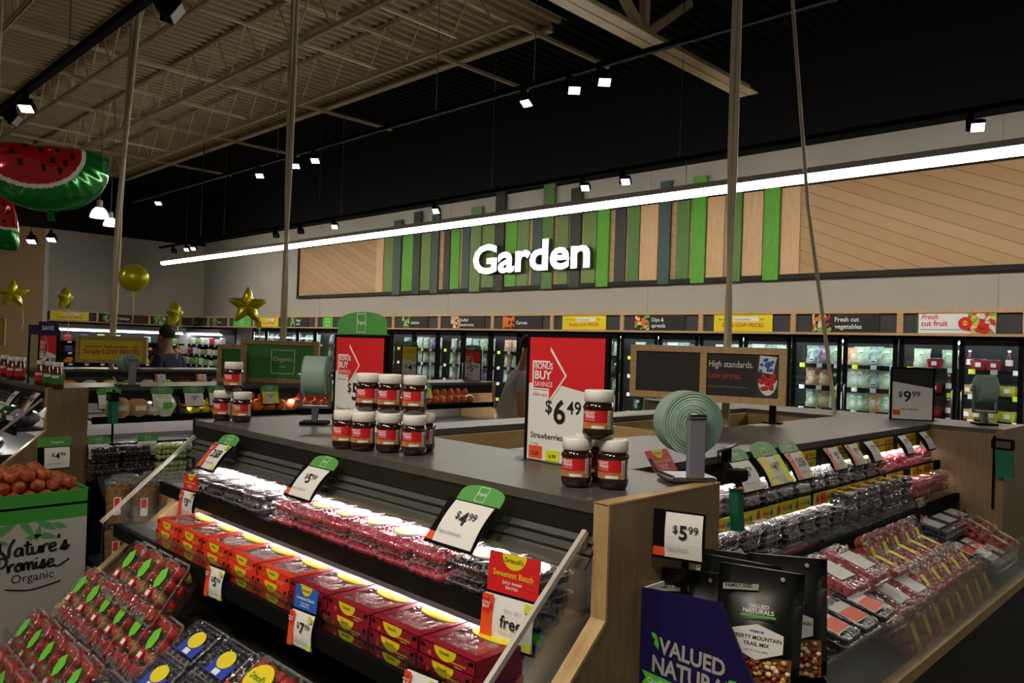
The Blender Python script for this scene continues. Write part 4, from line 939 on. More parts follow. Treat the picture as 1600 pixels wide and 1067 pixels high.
# ---- produce bag roll dispensers
clear_mat('roll_plastic', 'c9e4d6', .1, .3, .3, body=.85)
mat('roll_edge', '9cc4b0', .5)
mat('green_cloth', '0f6b4a', .7)
def bag_roll(M, label, r=.078, w=.07, style='arm'):
    t = thing('bag_roll_dispenser', label, 'bag dispenser', M=M)
    zc = .142 if style == 'arm' else .185
    b = MB()
    if style == 'arm':
        b.box(-.06, .06, -.05, .05, 0, .012, 'steel', .004); b.box(-.022, .022, -w/2-.028, -w/2-.012, .012, zc+.02, 'arm_grey', .003); b.box(-.012, .012, -w/2-.02, w/2+.01, zc-.008, zc+.008, 'chrome'); b.box(-.025, .025, -w/2-.032, -w/2-.008, zc+.012, zc+.024, 'chrome', .004)
        b.tube([(-.05, -.04, .012), (-.1, -.06, .03), (-.12, -.06, .06)], .004, 'steel', 6)
    else:
        b.box(-.05, .05, -.05, .05, 0, .01, 'black'); b.box(-.02, .02, -.01, .01, .01, .07, 'steel')
        for s in (-1, 1): b.box(-.012, .012, s*(w/2+.012)-.004, s*(w/2+.012)+.004, .06, zc+.02, 'steel'); b.ball((0, s*(w/2+.018), zc), .014, 'chrome', 10, 6)
        b.box(-.012, .012, -w/2-.014, w/2+.014, .06, .07, 'steel'); b.tube([(0, -w/2-.01, zc), (0, w/2+.01, zc)], .006, 'chrome', 8)
    b.build('stand', t)
    b = MB(); prof = [(.022, w/2)]
    n = 9
    for i in range(n+1):
        q = .022+(r-.022)*i/n; prof += [(q, w/2-.002), (min(q+.0045, r), w/2+.0025*(i < n))]
    full = [(p[0], -p[1]) for p in prof]+[(r+.0005, -w/2+.004), (r+.0005, w/2-.004)]+[(p[0], p[1]) for p in prof[::-1]]
    b.lathe(full, 'roll_plastic', 40, (0, 0, zc), True, 'y')
    for k in range(7):
        q = .03+(r-.034)*k/6
        for sy in (-1, 1): b.tube([(q*math.cos(2*PI*i/32), sy*(w/2+.0012), zc+q*math.sin(2*PI*i/32)) for i in range(33)], .0013, 'roll_edge', 5); b.build('bag_roll', t)
    return t
bag_roll(TR(-1.04, 1.695, 1.3345, .95), 'big pale green bag roll on a chrome arm at the corner of the near case')
b = MB(TR(-.985, 1.80, 1.175)); b.box(-.01, .03, .01, .06, .15, .18, 'black', .006); b.box(-.018, .0, .0, .02, .2, .235, 'black'); b.tube([(-.02, -.01, .2), (.0, -.05, .23), (.03, -.01, .25)], .004, 'steel', 6); b.build('bracket'); o = bpy.data.objects['bracket']; o.name = 'bag_holder'; tag(o, 'black wire bag holder hanging right behind the big bag roll', 'bag holder')
b = MB(); b.loft([[(-1.0+dx, 1.84+dy+sx, z) for dx, dy in ((0, 0), (.02, .01), (.022, .035), (.005, .04))] for z, sx in ((1.30, 0), (1.24, .004), (1.19, .015))], 'green_cloth'); tag(b.build('carry_bag'), 'dark green cloth bag hanging below the black wire holder', 'bag')
bag_roll(TR(-2.62, 1.60, 1.3305, 2.42), 'pale green bag roll between chrome forks in front of the Organic sign', .075, .085, 'fork')
bag_roll(TR(-1.05, 4.55, 1.3305, 2.1), 'small bag roll at the far end of the right case', .07, .08, 'fork')
bag_roll(TR(-5.06, 1.76, 1.3315, 1.7), 'tilted grey bag roll behind the left end panel', .055, .07, 'arm')
for M, lb in ((TR(-.93, 4.295, 1.0), 'dark green cloth bags hanging in a black holder at the tan end panel'), (TR(-4.84, 1.62, 1.02), 'dark green cloth bags hanging at the left end panel')):
    t = thing('bag_holder', lb, 'bag holder', M=M)
    b = MB(); b.box(-.02, .07, -.045, .0, .24, .29, 'black', .004); b.box(-.0, .06, -.047, -.044, .25, .28, 'case_rib'); b.box(-.02, -.01, -.01, 0, -.05, .3, 'black'); b.build('bracket', t)
    b = MB(); b.loft([[(x+sx, y, z) for x, y in ((-.005, -.04), (.065, -.04), (.065, -.005), (-.005, -.005))] for z, sx in ((.24, 0), (.17, .004), (.11, .008))], 'green_cloth'); b.build('cloth_bag', t)
# ================================================================ jars
mat('cocoa', '2a1209', .12, coat=1.); mat('lid_white', 'f6f2ea', .45); mat('hazel', 'c98a45', .5, noise=.35, nscale=60); mat('label_red', 'cf1f26', .4); mat('label_edge', 'd9d2c8', .5)
def wrap(b, pts, r, z, m, a0, smooth=False):
    pass
def on_cyl(b, verts, faces, r, a0, m):
    """bend flat x-z artwork round a jar whose front is -y"""
    return b.add([(r*math.sin(a0+x/r), -r*math.cos(a0+x/r), z) for x, z in verts], faces, m)
def cyl_patch(b, r, a0, x0, x1, z0, z1, m, n=10):
    vs = []; fs = []
    for i in range(n+1):
        x = x0+(x1-x0)*i/n; vs += [(x, z0), (x, z1)]
    for i in range(n): fs.append((2*i, 2*i+2, 2*i+3, 2*i+1))
    return on_cyl(b, vs, fs, r, a0, m)
def cyl_text(b, st, r, a0, x, z, h, m, bold=.0, wmax=None):
    v, f, q0, q1, _, _ = text_geo(st, bold); k = h/.7; sx = 1.
    if wmax and (q1-q0)*k > wmax: sx = wmax/((q1-q0)*k)
    return on_cyl(b, [(x+(p[0]-q0)*k*sx, z+p[1]*k) for p in v], f, r, a0, m)
def jar():
    t = thing('spread_jar', 'x', 'jar')
    b = MB(); b.lathe([(.026, 0), (.033, .003), (.0365, .012), (.0372, .02), (.0345, .026), (.0338, .048), (.0345, .066), (.0372, .071), (.0372, .076), (.033, .082), (.030, .086)], 'cocoa', 28); body = b.build('glass_body', t)
    b = MB(); b.lathe([(.0325, .086), (.0342, .087), (.0342, .110), (.033, .1125), (.0325, .113)], 'lid_white', 32)
    b.build('lid', t)
    b = MB(); r = .0352
    cyl_patch(b, r, 0, -.045, .045, .025, .068, 'label_red', 18); cyl_patch(b, r+.0003, 0, -.045, .034, .025, .039, 'hazel', 16); cyl_patch(b, r+.0004, 0, .034, .045, .025, .068, 'label_edge', 3)
    cyl_patch(b, r+.0005, 0, -.02, .036, .0255, .034, 'hazel', 10); cyl_patch(b, r+.0006, 0, -.004, .026, .0265, .0325, 'white', 6)
    for i in range(7): cyl_patch(b, r+.0007, 0, .0365, .0435, .029+i*.005, .0305+i*.005, 'ink', 2)
    cyl_text(b, 'HAZELNUT', r+.0007, 0, -.031, .058, .0065, 'white', .03, .034); cyl_text(b, 'SPREAD', r+.0007, 0, -.024, .050, .0065, 'white', .03, .027); cyl_text(b, 'with skim milk & cocoa', r+.0007, 0, -.028, .0445, .0032, 'white', .0, .031)
    b.build('wrapper', body)
    return t
P_JAR, U_JAR = jar(), []
JT = 1.3305
JARS = [(-1.158, 1.408, 0, 'left jar of the bottom pair in front of the $6.49 board'), (-1.09, 1.458, 0, 'right jar of the pair near the corner of the near case'), (-1.115, 1.43, 1, 'single hazelnut jar on top of the right pile beside the $6.49 board'), (-1.19, 1.49, 0, 'jar half hidden at the back of the right pile'),
        (-1.985, 1.315, 0, 'leftmost jar in the bottom row of the middle pile'), (-1.918, 1.335, 0, 'second jar from left in the bottom row of the middle pile'), (-1.85, 1.378, 0, 'third jar from left in the bottom row of the middle pile'), (-1.768, 1.408, 0, 'rightmost jar in the bottom row of the middle pile'),
        (-2.0, 1.395, 0, 'jar behind the leftmost bottom jar of the middle pile'), (-1.90, 1.425, 0, 'jar whose white lid shows behind the middle bottom row'), (-1.81, 1.475, 0, 'jar behind the right end of the middle pile'),
        (-1.95, 1.37, 1, 'left jar of the three on top of the middle pile'), (-1.875, 1.395, 1, 'centre jar of the three on top of the middle pile'), (-1.80, 1.43, 1, 'right jar of the three on top of the middle pile'),
        (-2.905, 1.365, 0, 'left jar in the pile at the left end of the near case'), (-2.815, 1.40, 0, 'right jar in the pile at the left end of the near case'), (-2.865, 1.385, 1, 'single jar on top of the left end pile')]
for x, y, lv, lb in JARS:
    put(P_JAR, U_JAR, TR(x, y, JT+lv*.1134, math.atan2(-x, y)-.32+R.uniform(-.08, .05)), lb if 'jar' in lb else lb, 'hazelnut spread jars')

# ================================================================ berries and their packs
mat('raspberry', 'f0355f', .35, noise=.25, nscale=220, bump=.9, bscale=260); mat('blackberry', '17101c', .22, bump=1., bscale=260, noise=.3, nscale=200); mat('blueberry', '1d2440', .5, noise=.4, nscale=120)
mat('strawberry', 'c81e22', .3, noise=.45, nscale=60, bump=.5, bscale=300); mat('strawberry_pale', 'd4542e', .3, noise=.4, nscale=60); mat('calyx', '5c8a32', .6)
mat('carton_orange', 'e23a1c', .45); mat('carton_maroon', '8e1428', .45); mat('carton_inside', '6a4a2a', .8); mat('leaf_label', '6fd03a', .45); mat('label_blue', '1d3fae', .45); mat('label_grey', 'b9b9c4', .45); mat('barcode', 'cfcfcf', .5)
mat('grape_dark', '2a1020', .25); mat('grape_green', 'b9d066', .3)
mat('label_purple', '8d83c9', .5)
def fill(b, w, d, h, kind, r, top=True, z0=.004):
    """outer layers of berries heaped in a box w x d x h"""
    nx, ny, nz = max(2, int(w/(1.75*r))), max(2, int(d/(1.75*r))), max(1, int(h/(1.6*r)))
    for k in range(nz):
        for i in range(nx):
            for j in range(ny):
                if k < nz-1 and 0 < i < nx-1 and j > 0: continue
                x = -w/2+r+(w-2*r)*i/max(nx-1, 1)+R.uniform(-.15, .15)*r; y = -d/2+r+(d-2*r)*j/max(ny-1, 1)+R.uniform(-.15, .15)*r; z = z0+r+(h-2*r)*k/max(nz-1, 1)+R.uniform(-.1, .1)*r
                if kind.startswith('strawberry'):
                    m = kind if R.random() < .8 else 'strawberry_pale'; q = Matrix.Translation((x, y, z)) @ Matrix.Rotation(R.uniform(0, 6), 4, 'Z') @ Matrix.Rotation(R.uniform(.6, 2.2), 4, 'X'); old = b.M; b.M = old @ q
                    b.lathe([(.0, -r*1.15), (r*.45, -r*.8), (r*.85, -r*.1), (r*.95, r*.45), (r*.6, r*.85), (.0, r*.9)], m, 9)
                    if R.random() < .55: b.lathe([(r*.75, r*.72), (r*.3, r*.98), (0, r*1.0)], 'calyx', 5)
                    b.M = old
                else: b.ball((x, y, z), r, kind, 8, 5, (1, 1, R.uniform(.9, 1.1)))
    return b
def clamshell(name, label_mat, kind, w, d, h, r, cat='berry box', leaf=None, dots=True, clearm='clam'):
    t = thing(name, 'x', cat)
    b = MB(); fill(b, w*.9, d*.9, h*.86, kind, r); o = b.build('berries', t); o['kind'] = 'stuff'
    b = MB(); n = 6
    def rr(k, z, e=.012):
        a, c = w/2*k, d/2*k; return [(-a+e, -c, z), (a-e, -c, z), (a, -c+e, z), (a, c-e, z), (a-e, c, z), (-a+e, c, z), (-a, c-e, z), (-a, -c+e, z)]
    b.loft([rr(.90, 0), rr(.92, .003), rr(.97, h*.62)], clearm, False); b.add(rr(.90, 0), [tuple(range(7, -1, -1))], clearm)
    b.loft([rr(.97, h*.62), rr(1.03, h*.63), rr(1.03, h*.67), rr(.97, h*.68)], 'clam_rim', False); b.build('tray', t)
    b = MB(); b.loft([rr(.97, h*.68), rr(.93, h*.96)], clearm, False); b.loft([rr(.93, h*.96), rr(.88, h)], 'clam_rim', False); b.loft([rr(.88, h), rr(.7, h), rr(.66, h*.975), rr(.60, h*.975)], clearm, False); b.add(rr(.60, h*.975), [tuple(range(8))], clearm)
    for i in range(5):
        x = -w*.36+i*w*.18; b.tube([(x, -d*.44, h*.985), (x, -d*.36, h*1.02)], .003, 'clam_rim', 5)
    b.build('lid', t)
    b = MB()
    if leaf == 'oval':
        b.prism([(w*.3*math.cos(i*PI/8), d*.24*math.sin(i*PI/8)-d*.05) for i in range(16)], 'z', h*1.0, h*1.0+.0012, label_mat)
        if label_mat == 'lime_print': b.prism([(w*.38*math.cos(i*PI/8), d*.3*math.sin(i*PI/8)-d*.02) for i in range(16)], 'z', h*.995, h*1.0, 'label_purple')
    elif leaf == 'leaf':
        b.prism([(-w*.04, -d*.02), (w*.15, d*.06), (w*.2, d*.2), (w*.04, d*.34), (-w*.16, d*.25), (-w*.17, d*.08)], 'z', h, h+.0012, 'leaf_label'); b.box(-w*.24, -w*.02, -d*.18, -d*.04, h, h+.0014, 'red_print'); b.box(-w*.22, -w*.05, -d*.15, -d*.07, h+.0014, h+.002, 'white')
    elif leaf == 'blue':
        b.box(-w*.2, w*.36, -d*.3, d*.05, h, h+.001, 'label_blue'); b.prism([(w*.06+w*.2*math.cos(i*PI/8), d*.06+d*.2*math.sin(i*PI/8)) for i in range(16)], 'z', h+.001, h+.002, 'yellow_print'); b.box(w*.0, w*.16, -d*.28, -d*.16, h+.001, h+.002, 'white')
    elif leaf == 'band': b.box(-w*.11, w*.11, -d*.36, d*.16, h, h+.0012, label_mat); b.box(-w*.09, w*.09, -d*.35, -d*.22, h+.0012, h+.002, 'orange_print')
    elif leaf == 'white': b.box(-w*.3, w*.3, -d*.25, d*.2, h, h+.0012, 'paper')
    elif leaf == 'orange': b.box(-w*.36, w*.36, -d*.3, d*.2, h, h+.0012, 'paper'); b.box(-w*.34, w*.34, -d*.28, d*.02, h+.0012, h+.002, 'orange_print')
    if b.v: b.build('sticker', t)
    return t
def carton(col):
    w, d, h = .165, .135, .030
    t = thing('berry_carton', 'x', 'berry carton')
    b = MB(); m = 'carton_'+col; e = .02
    b.box(-w/2, w/2, -d/2, -d/2+.002, 0, h, m); b.box(-w/2, w/2, d/2-.002, d/2, 0, h, m); b.box(-w/2, -w/2+.002, -d/2, d/2, 0, h, m); b.box(w/2-.002, w/2, -d/2, d/2, 0, h, m); b.box(-w/2, w/2, -d/2, d/2, 0, .002, m)
    b.box(-w/2, w/2, -d/2, -d/2+.024, h-.0015, h, m); b.box(-w/2, w/2, d/2-.02, d/2, h-.0015, h, m); b.box(-w/2, -w/2+.022, -d/2+.02, d/2-.02, h-.0015, h, m); b.box(w/2-.022, w/2, -d/2+.02, d/2-.02, h-.0015, h, m)
    for s in (-1, 1): b.prism([(s*w*.46-.012*(s > 0)-.0*(s < 0), h*.6), (s*w*.46+.012*(s < 0), h*.6), (s*w*.40, h*.82), (s*w*.47, h*.85)], 'y', -d/2-.0008, -d/2, 'black')
    b.build('carton_body', t)
    b = MB(); fill(b, w*.8, d*.75, h*.9, 'strawberry' if col == 'orange' else 'raspberry', .0125); o = b.build('berries', t); o['kind'] = 'stuff'
    b = MB(); b.box(-w/2+.02, w/2-.02, -d/2+.02, d/2-.02, h-.001, h-.0004, 'film'); b.build('window_film', t)
    b = MB(); n = 12; y = -d/2-.001
    b.poly([(-w*.02-.033*math.cos(PI*i/n), h-.0005-.024*math.sin(PI*i/n)) for i in range(n+1)], y, 'yellow_print', .0006); b.text("Driscoll's", -w*.02, h*.62, .0055, y-.001, 'ink', .015, 'c')
    b.text('Sweetest Batch', w*.22, h*.30, .005, y-.001, 'yellow_print', .01, 'c', wmax=w*.38); b.text('strawberries' if col == 'orange' else 'raspberries', w*.22, h*.12, .0035, y-.001, 'white', .0, 'c')
    b.ball((-w*.3, y, h*.3), .006, 'orange_print', 8, 5, (1, .1, 1)); b.build('front_sticker', t)
    b = MB(); b.prism([(w*.08+.058*math.cos(i*PI/10), d*.34+.02*math.sin(i*PI/10)) for i in range(20)], 'z', h, h+.001, 'yellow_print'); b.build('top_sticker', t)
    return t
K = {}
def kind(n):
    if n not in K:
        K[n] = ({'rasp': lambda: clamshell('raspberry_clamshell', 'lime_print', 'raspberry', .124, .16, .0405, .0112, leaf='oval'), 'black': lambda: clamshell('blackberry_clamshell', 'lime_print', 'blackberry', .124, .16, .0405, .0115, leaf='oval'),
                 'straw': lambda: clamshell('strawberry_clamshell', '', 'strawberry', .122, .19, .085, .02, leaf='leaf'), 'blue': lambda: clamshell('blueberry_clamshell', '', 'blueberry', .17, .125, .055, .008, leaf='blue'),
                 'bstraw': lambda: clamshell('large_strawberry_clamshell', '', 'strawberry', .24, .19, .09, .024), 'cart_o': lambda: carton('orange'), 'cart_m': lambda: carton('maroon'),
                 'bdark': lambda: clamshell('blackberry_clamshell', 'leaf_label', 'blackberry', .12, .13, .045, .0125, leaf='white'), 'bband': lambda: clamshell('blueberry_clamshell', 'yellow_print', 'blueberry', .12, .15, .05, .009, leaf='band'),
                 'rsmall': lambda: clamshell('raspberry_clamshell', '', 'raspberry', .12, .15, .0405, .0112), 'bsmall': lambda: clamshell('blackberry_clamshell', '', 'blackberry', .12, .15, .0405, .0115),
                 'band': lambda: clamshell('strawberry_clamshell', 'yellow_print', 'strawberry', .12, .16, .08, .02, leaf='band'), 'blkor': lambda: clamshell('blackberry_clamshell', '', 'blackberry', .13, .17, .05, .0125, leaf='orange'),
                 'redw': lambda: clamshell('raspberry_clamshell', '', 'raspberry', .16, .2, .07, .013, leaf='white', clearm='film'), 'bluew': lambda: clamshell('blueberry_clamshell', '', 'blueberry', .17, .17, .07, .009, leaf='white'),
                 'grape_d': lambda: clamshell('grape_clamshell', '', 'grape_dark', .17, .2, .1, .014), 'grape_g': lambda: clamshell('grape_clamshell', '', 'grape_green', .2, .2, .1, .014)}[n](), [])
    return K[n]
def lay(n, M, label, group):
    p, u = kind(n); return put(p, u, M, label, group)
LAYER = {0: 'lower layer', 1: 'upper layer'}
# top shelf of the near case
g = 'berry clamshells on the near top shelf'
def toprow(n, nm, x0, cnt, pitch, where):
    for i in range(cnt):
        for k in (0, 1):
            lay(n, TR(x0+i*pitch, NC-.06+R.uniform(-.006, .006), 1.101+k*.041, R.uniform(-.03, .03)), f'{nm} clamshell, {nth(i, cnt)}, {LAYER[k]}, {where}', g)
toprow('bsmall', 'blackberry', -2.64, 4, .129, 'left of the raspberries')
toprow('rasp', 'raspberry', -2.05, 6, .131, 'near top shelf')
toprow('black', 'blackberry', -1.255, 2, .13, 'right of the raspberries')
# second shelf: cartons three high
g = 'berry cartons on the near second shelf'
for i in range(9):
    n = 'cart_o' if i < 5 else 'cart_m'; c = 'orange red' if i < 5 else 'maroon'; m = 5 if i < 5 else 4
    for k in range(3):
        lay(n, TR(-2.495+i*.1695, NC-.213-(.004 if k == 1 else 0), .9655+k*.0305, R.uniform(-.015, .015)), f'{c} berry carton, {nth(i if i < 5 else i-5, m)} of its colour, {("bottom", "middle", "top")[k]} layer', g)
# deck: strawberries at left, blueberries, big strawberry boxes
def deckM(x, s, dk, lip, front, facing_y=True, up=0., rz=0., tilt=None):
    o0, z0 = dk; o1, z1 = lip[0]-.02, lip[1]-.01; L = math.hypot(o1-o0, z0-z1); a = math.atan2(z0-z1, o1-o0)
    o = o0+(o1-o0)*s/L+up*math.sin(a); z = z0+(z1-z0)*s/L+up*math.cos(a); a = a if tilt is None else tilt
    if facing_y: return TR(x, front-o, z, rz, a)
    return TR(front+o, x, z, PI/2+rz, a)
g = 'berry packs on the near deck'
for i in range(3): lay('straw', TR(-2.57+i*.127, NC-.315, .865, 0, .95), f'strawberry clamshell leaning at the back of the deck, {nth(i, 3)}', g)
for r, (s, nn) in enumerate(((.10, 6), (.295, 5))):
    for i in range(nn): lay('straw', deckM(-2.85+i*.128, s, (.27, .76), (.62, .55), NC, up=.03, rz=R.uniform(-.06, .06), tilt=.95), f'strawberry clamshell with green leaf label, {("upper", "lower")[r]} row on the deck, {nth(i, nn)}', g)
for i in range(4): lay('straw', deckM(-2.83+i*.128, .40, (.27, .76), (.62, .55), NC, up=.003, tilt=1.25), f'strawberry clamshell standing behind the front glass, {nth(i, 4)}', g)
for r in range(4):
    for i in range(2):
        for k in (0, 1): lay('blue', deckM(-2.06+i*.175 if r < 2 else -2.20+i*.175, .05+r*.115, (.27, .76), (.62, .55), NC, up=.004+k*.057), f'blueberry clamshell with yellow and blue label, row {("one", "two", "three", "four")[r]}, {("left", "right")[i]}, {LAYER[k]}', g)
pb, ub = kind('bstraw')
for ch in pb.children: pass
b = MB(); b.prism([(-.02+.05*math.cos(i*PI/8), .03+.04*math.sin(i*PI/8)) for i in range(16)], 'z', .09, .0915, 'yellow_print'); b.box(-.11, -.03, -.06, -.01, .09, .0912, 'red_print'); b.box(-.10, -.06, -.05, -.02, .0912, .0918, 'white')
v, f, a0, a1, _, _ = text_geo("Driscoll's", .02); b.add([(-.055+(p[0]-a0)*.017, .025+p[1]*.022, .0922) for p in v], f, 'green_dark')
v, f, a0, a1, _, _ = text_geo('STRAWBERRIES', .02); b.add([(-.108+(p[0]-a0)*.0085, -.075+p[1]*.01, .0918) for p in v], f, 'white'); b.build('sticker', pb)
for i, (x, s, lb) in enumerate(((-1.69, .07, 'large strawberry box with yellow label at the bottom edge below the $7.99 tag'), (-1.43, .07, 'large strawberry box with yellow label left of the $6.49 tag'), (-1.17, .07, 'large strawberry box in the right corner of the deck'), (-1.72, .27, 'large strawberry box in front of the one below the $7.99 tag'), (-1.46, .27, 'large strawberry box in front of the one left of the $6.49 tag'))):
    put(pb, ub, deckM(x, s, (.27, .76), (.62, .55), NC, up=.03), lb, g)

# right case: local run along y
g = 'berry clamshells on the right case'
def rrow(n, nm, y0, cnt, pitch, o, z, layers, where, dz=.041):
    for i in range(cnt):
        for k in range(layers):
            lay(n, TR(RC+o+R.uniform(-.006, .006), y0+i*pitch, z+k*dz, PI/2+R.uniform(-.03, .03)), f'{nm}, {nth(i, cnt)}, {("bottom", "second", "third")[k]} layer, {where}', g)
rrow('rsmall', 'raspberry box', 1.82, 3, .127, -.02, 1.146, 2, 'upper right shelf, near end')
rrow('bsmall', 'blackberry box', 2.21, 8, .127, -.02, 1.146, 2, 'upper right shelf, middle')
rrow('black', 'labelled blackberry box', 3.23, 3, .13, -.02, 1.146, 2, 'upper right shelf')
rrow('rsmall', 'raspberry box', 3.62, 5, .127, -.02, 1.146, 2, 'upper right shelf, far end')
rrow('bdark', 'white labelled blackberry box', 1.83, 5, .125, .06, .996, 3, 'lower right shelf')
rrow('bsmall', 'plain blackberry box', 2.46, 4, .125, .06, .996, 3, 'lower right shelf')
rrow('bband', 'yellow labelled blueberry box', 2.96, 6, .124, .06, .996, 3, 'lower right shelf', .051)
rrow('rasp', 'red topped raspberry box', 3.72, 4, .128, .06, .996, 3, 'lower right shelf, far end')
RL = (.46, .69)
def rdeck(n, nm, y0, cnt, pitch, s, where, up=.004, tilt=None, rz=0.):
    for i in range(cnt): lay(n, deckM(y0+i*pitch, s, RDK, RL, RC, False, up, rz+R.uniform(-.05, .05), tilt), f'{nm}, {nth(i, cnt)}, {where}', 'berry packs on the right deck')
rdeck('band', 'strawberry pack with yellow band', 2.98, 5, .125, .0, 'back row, right deck', tilt=1.15)
rdeck('redw', 'white labelled red pack', 2.40, 3, .17, .06, 'the back row on the right deck', tilt=.3)
rdeck('redw', 'upper white labelled red pack', 2.47, 2, .18, .08, 'the two stacked on the right deck', up=.078, tilt=.3)
rdeck('blkor', 'orange labelled blackberry box', 2.20, 3, .135, .19, 'the row nearest the trail mix', tilt=.25)
rdeck('blkor', 'orange labelled blackberry box', 2.16, 3, .135, .19, 'the upper pile nearest the trail mix', up=.056, tilt=.25)
rdeck('blkor', 'orange labelled blackberry box', 2.16, 3, .135, .20, 'the top pile nearest the trail mix', up=.108, tilt=.25)
rdeck('redw', 'red pack behind glass', 2.66, 3, .17, .20, 'the middle row on the right deck', tilt=.35)
rdeck('band', 'flat strawberry pack with yellow band', 2.98, 5, .125, .10, 'the second row, right deck', tilt=.3)
rdeck('band', 'strawberry pack with yellow band', 3.10, 5, .125, .19, 'the third row, right deck', tilt=.85)
rdeck('band', 'strawberry pack with yellow band', 2.72, 8, .125, .27, 'the front row, right deck', tilt=1.2)
rdeck('bluew', 'white labelled blueberry box', 3.72, 3, .175, .05, 'the far end pile, right deck', tilt=.2)
rdeck('blkor', 'orange labelled blackberry box', 3.78, 2, .14, .18, 'the pair right of the yellow banded rows', tilt=.3)
rdeck('band', 'yellow banded strawberry pack', 4.03, 2, .125, .12, 'the tilted pair at the far end', rz=.3, up=.02, tilt=.5)
rdeck('band', 'yellow banded strawberry pack', 4.06, 2, .125, .22, 'the front pair at the far end', rz=.3, up=.02, tilt=.5)
rdeck('bluew', 'white labelled blueberry box', 3.86, 2, .18, .25, 'the pair by the glass at the far end', up=.004, tilt=.4)

# ================================================================ fruit and packs in the middle case
mat('lemon', 'e8d23a', .4, bump=.2, bscale=90); mat('orange_fruit', 'ee7d1a', .42, bump=.2, bscale=110); mat('apple', 'c93a34', .3, noise=.3, nscale=14, col2='e0884c'); mat('apple_yellow', 'e89a5a', .32, noise=.3, nscale=14, col2='d8453a'); mat('avocado', '27401f', .5, bump=.4, bscale=90); mat('paper_bag', 'c4976a', .7, noise=.2, nscale=10); mat('onion', 'b98a52', .5)
mat('peach', '7a1511', .55, col2='b0602a', nscale=38); mat('plum', '5a1830', .35)
def round_fruit(name, m, r, sq=(1, 1, 1), stem=True, tip=False):
    t = thing(name, 'x', 'fruit')
    b = MB()
    if tip: b.lathe([(0, -r*1.3), (r*.25, -r*1.15), (r*.75, -r*.7), (r, 0), (r*.75, r*.7), (r*.25, r*1.15), (0, r*1.25)], m, 14)
    else: b.lathe([(0, -r*.84), (r*.35, -r*.9), (r*.8, -r*.6), (r, 0), (r*.86, r*.58), (r*.4, r*.86), (r*.1, r*.76), (0, r*.74)], m, 14)
    b.build('skin', t)
    if stem:
        b = MB(); b.tube([(0, 0, r*.7), (r*.08, 0, r*1.05)], r*.05, 'onion', 5); b.build('stem', t)
    return t
FR = {'lemon': (round_fruit('lemon', 'lemon', .032, tip=True, stem=False), []), 'orange': (round_fruit('orange', 'orange_fruit', .042, stem=False), []), 'apple': (round_fruit('apple', 'apple', .04), []), 'apple_y': (round_fruit('apple', 'apple_yellow', .04), []), 'avocado': (round_fruit('avocado', 'avocado', .036, tip=True), []), 'peach': (round_fruit('peach', 'peach', .0285, stem=False), [])}
def pile(n, nm, y0, y1, ox, z, rows, pitch, group, cs, lv=2, where='middle case'):
    p, u = FR[n]; cnt = max(1, int((y1-y0)/pitch))
    for k in range(lv):
        for r in range(rows-k):
            for i in range(cnt-k):
                y = y0+pitch*(i+.5+k*.5+.0*(r % 2)); o = ox-r*pitch-.5*k*pitch
                put(p, u, TR(-5.0+o, y, z+pitch*.5+k*pitch*.72, R.uniform(0, 6), R.uniform(-.6, .6) if n != 'lemon' else 1.4), f'{nm} {nth(i, cnt-k)} in {("front", "second", "third")[r]} row, {("bottom", "upper", "top")[k]} layer, {where}', group)
pile('lemon', 'lemon', 2.12, 2.46, .02, 1.146, 2, .066, 'lemons in the middle case', 1)
pile('avocado', 'avocado', 1.96, 2.16, .035, 1.146, 2, .068, 'avocados in the middle case', 1)
pile('orange', 'orange', 2.46, 2.84, .02, 1.146, 2, .085, 'oranges in the middle case', 1)
pile('apple', 'red apple', 2.85, 3.95, .025, 1.146, 2, .08, 'red apples in the middle case', 1)
pile('apple_y', 'golden red apple', 3.96, 4.62, .025, 1.146, 2, .08, 'golden red apples in the middle case', 1)
def soft_pack(name, m, w, h, d, label, M, cat='pack', sticker='white'):
    t = thing(name, label, cat, M=M); b = MB(); n = 7; rings = []
    for i in range(n):
        v = i/(n-1); q = math.sin(PI*(.08+.84*v))**.5
        rings.append([(w/2*q*math.cos(a)+R.uniform(-.006, .006), d/2*q*math.sin(a)+R.uniform(-.006, .006), v*h) for a in [2*PI*j/14 for j in range(14)]])
    b.loft(rings, m, True, True); b.build('pouch', t)
    b = MB(); b.box(-w*.2, w*.2, -d/2-.004, -d/2+.004, h*.4, h*.65, sticker); b.build('sticker', t)
    return t
soft_pack('paper_bag', 'paper_bag', .16, .12, .13, 'brown mesh bag of potatoes nearest the left end panel in the middle case', TR(-4.95, 1.67, 1.146, PI/2))
soft_pack('paper_bag', 'paper_bag', .15, .11, .13, 'brown bag of ginger beside the brown potato bag', TR(-4.97, 1.79, 1.146, PI/2))
soft_pack('veg_pack', 'pack_white', .12, .08, .1, 'white wrapped pack between the brown bags and the green bag', TR(-4.97, 1.885, 1.146, PI/2))
soft_pack('veg_pack', 'bag_pale', .14, .14, .12, 'clear bag of limes with bright green label in the middle case', TR(-4.95, 1.945, 1.146, PI/2), sticker='green_bright')
soft_pack('veg_pack', 'bag_white', .2, .12, .12, 'white bag glowing under the light in the middle case', TR(-5.1, 1.9, 1.146, PI/2))
for y, n, lb in ((1.56, 'grape_d', 'dark grape box at the left end, lower middle shelf'), (1.735, 'grape_d', 'dark grape box left of the green grapes')):
    for k in (0, 1): lay(n, TR(-4.86, y, .90-.1*k, PI/2), lb+(', upper' if k == 0 else ', lower'), 'grape boxes in the middle case')
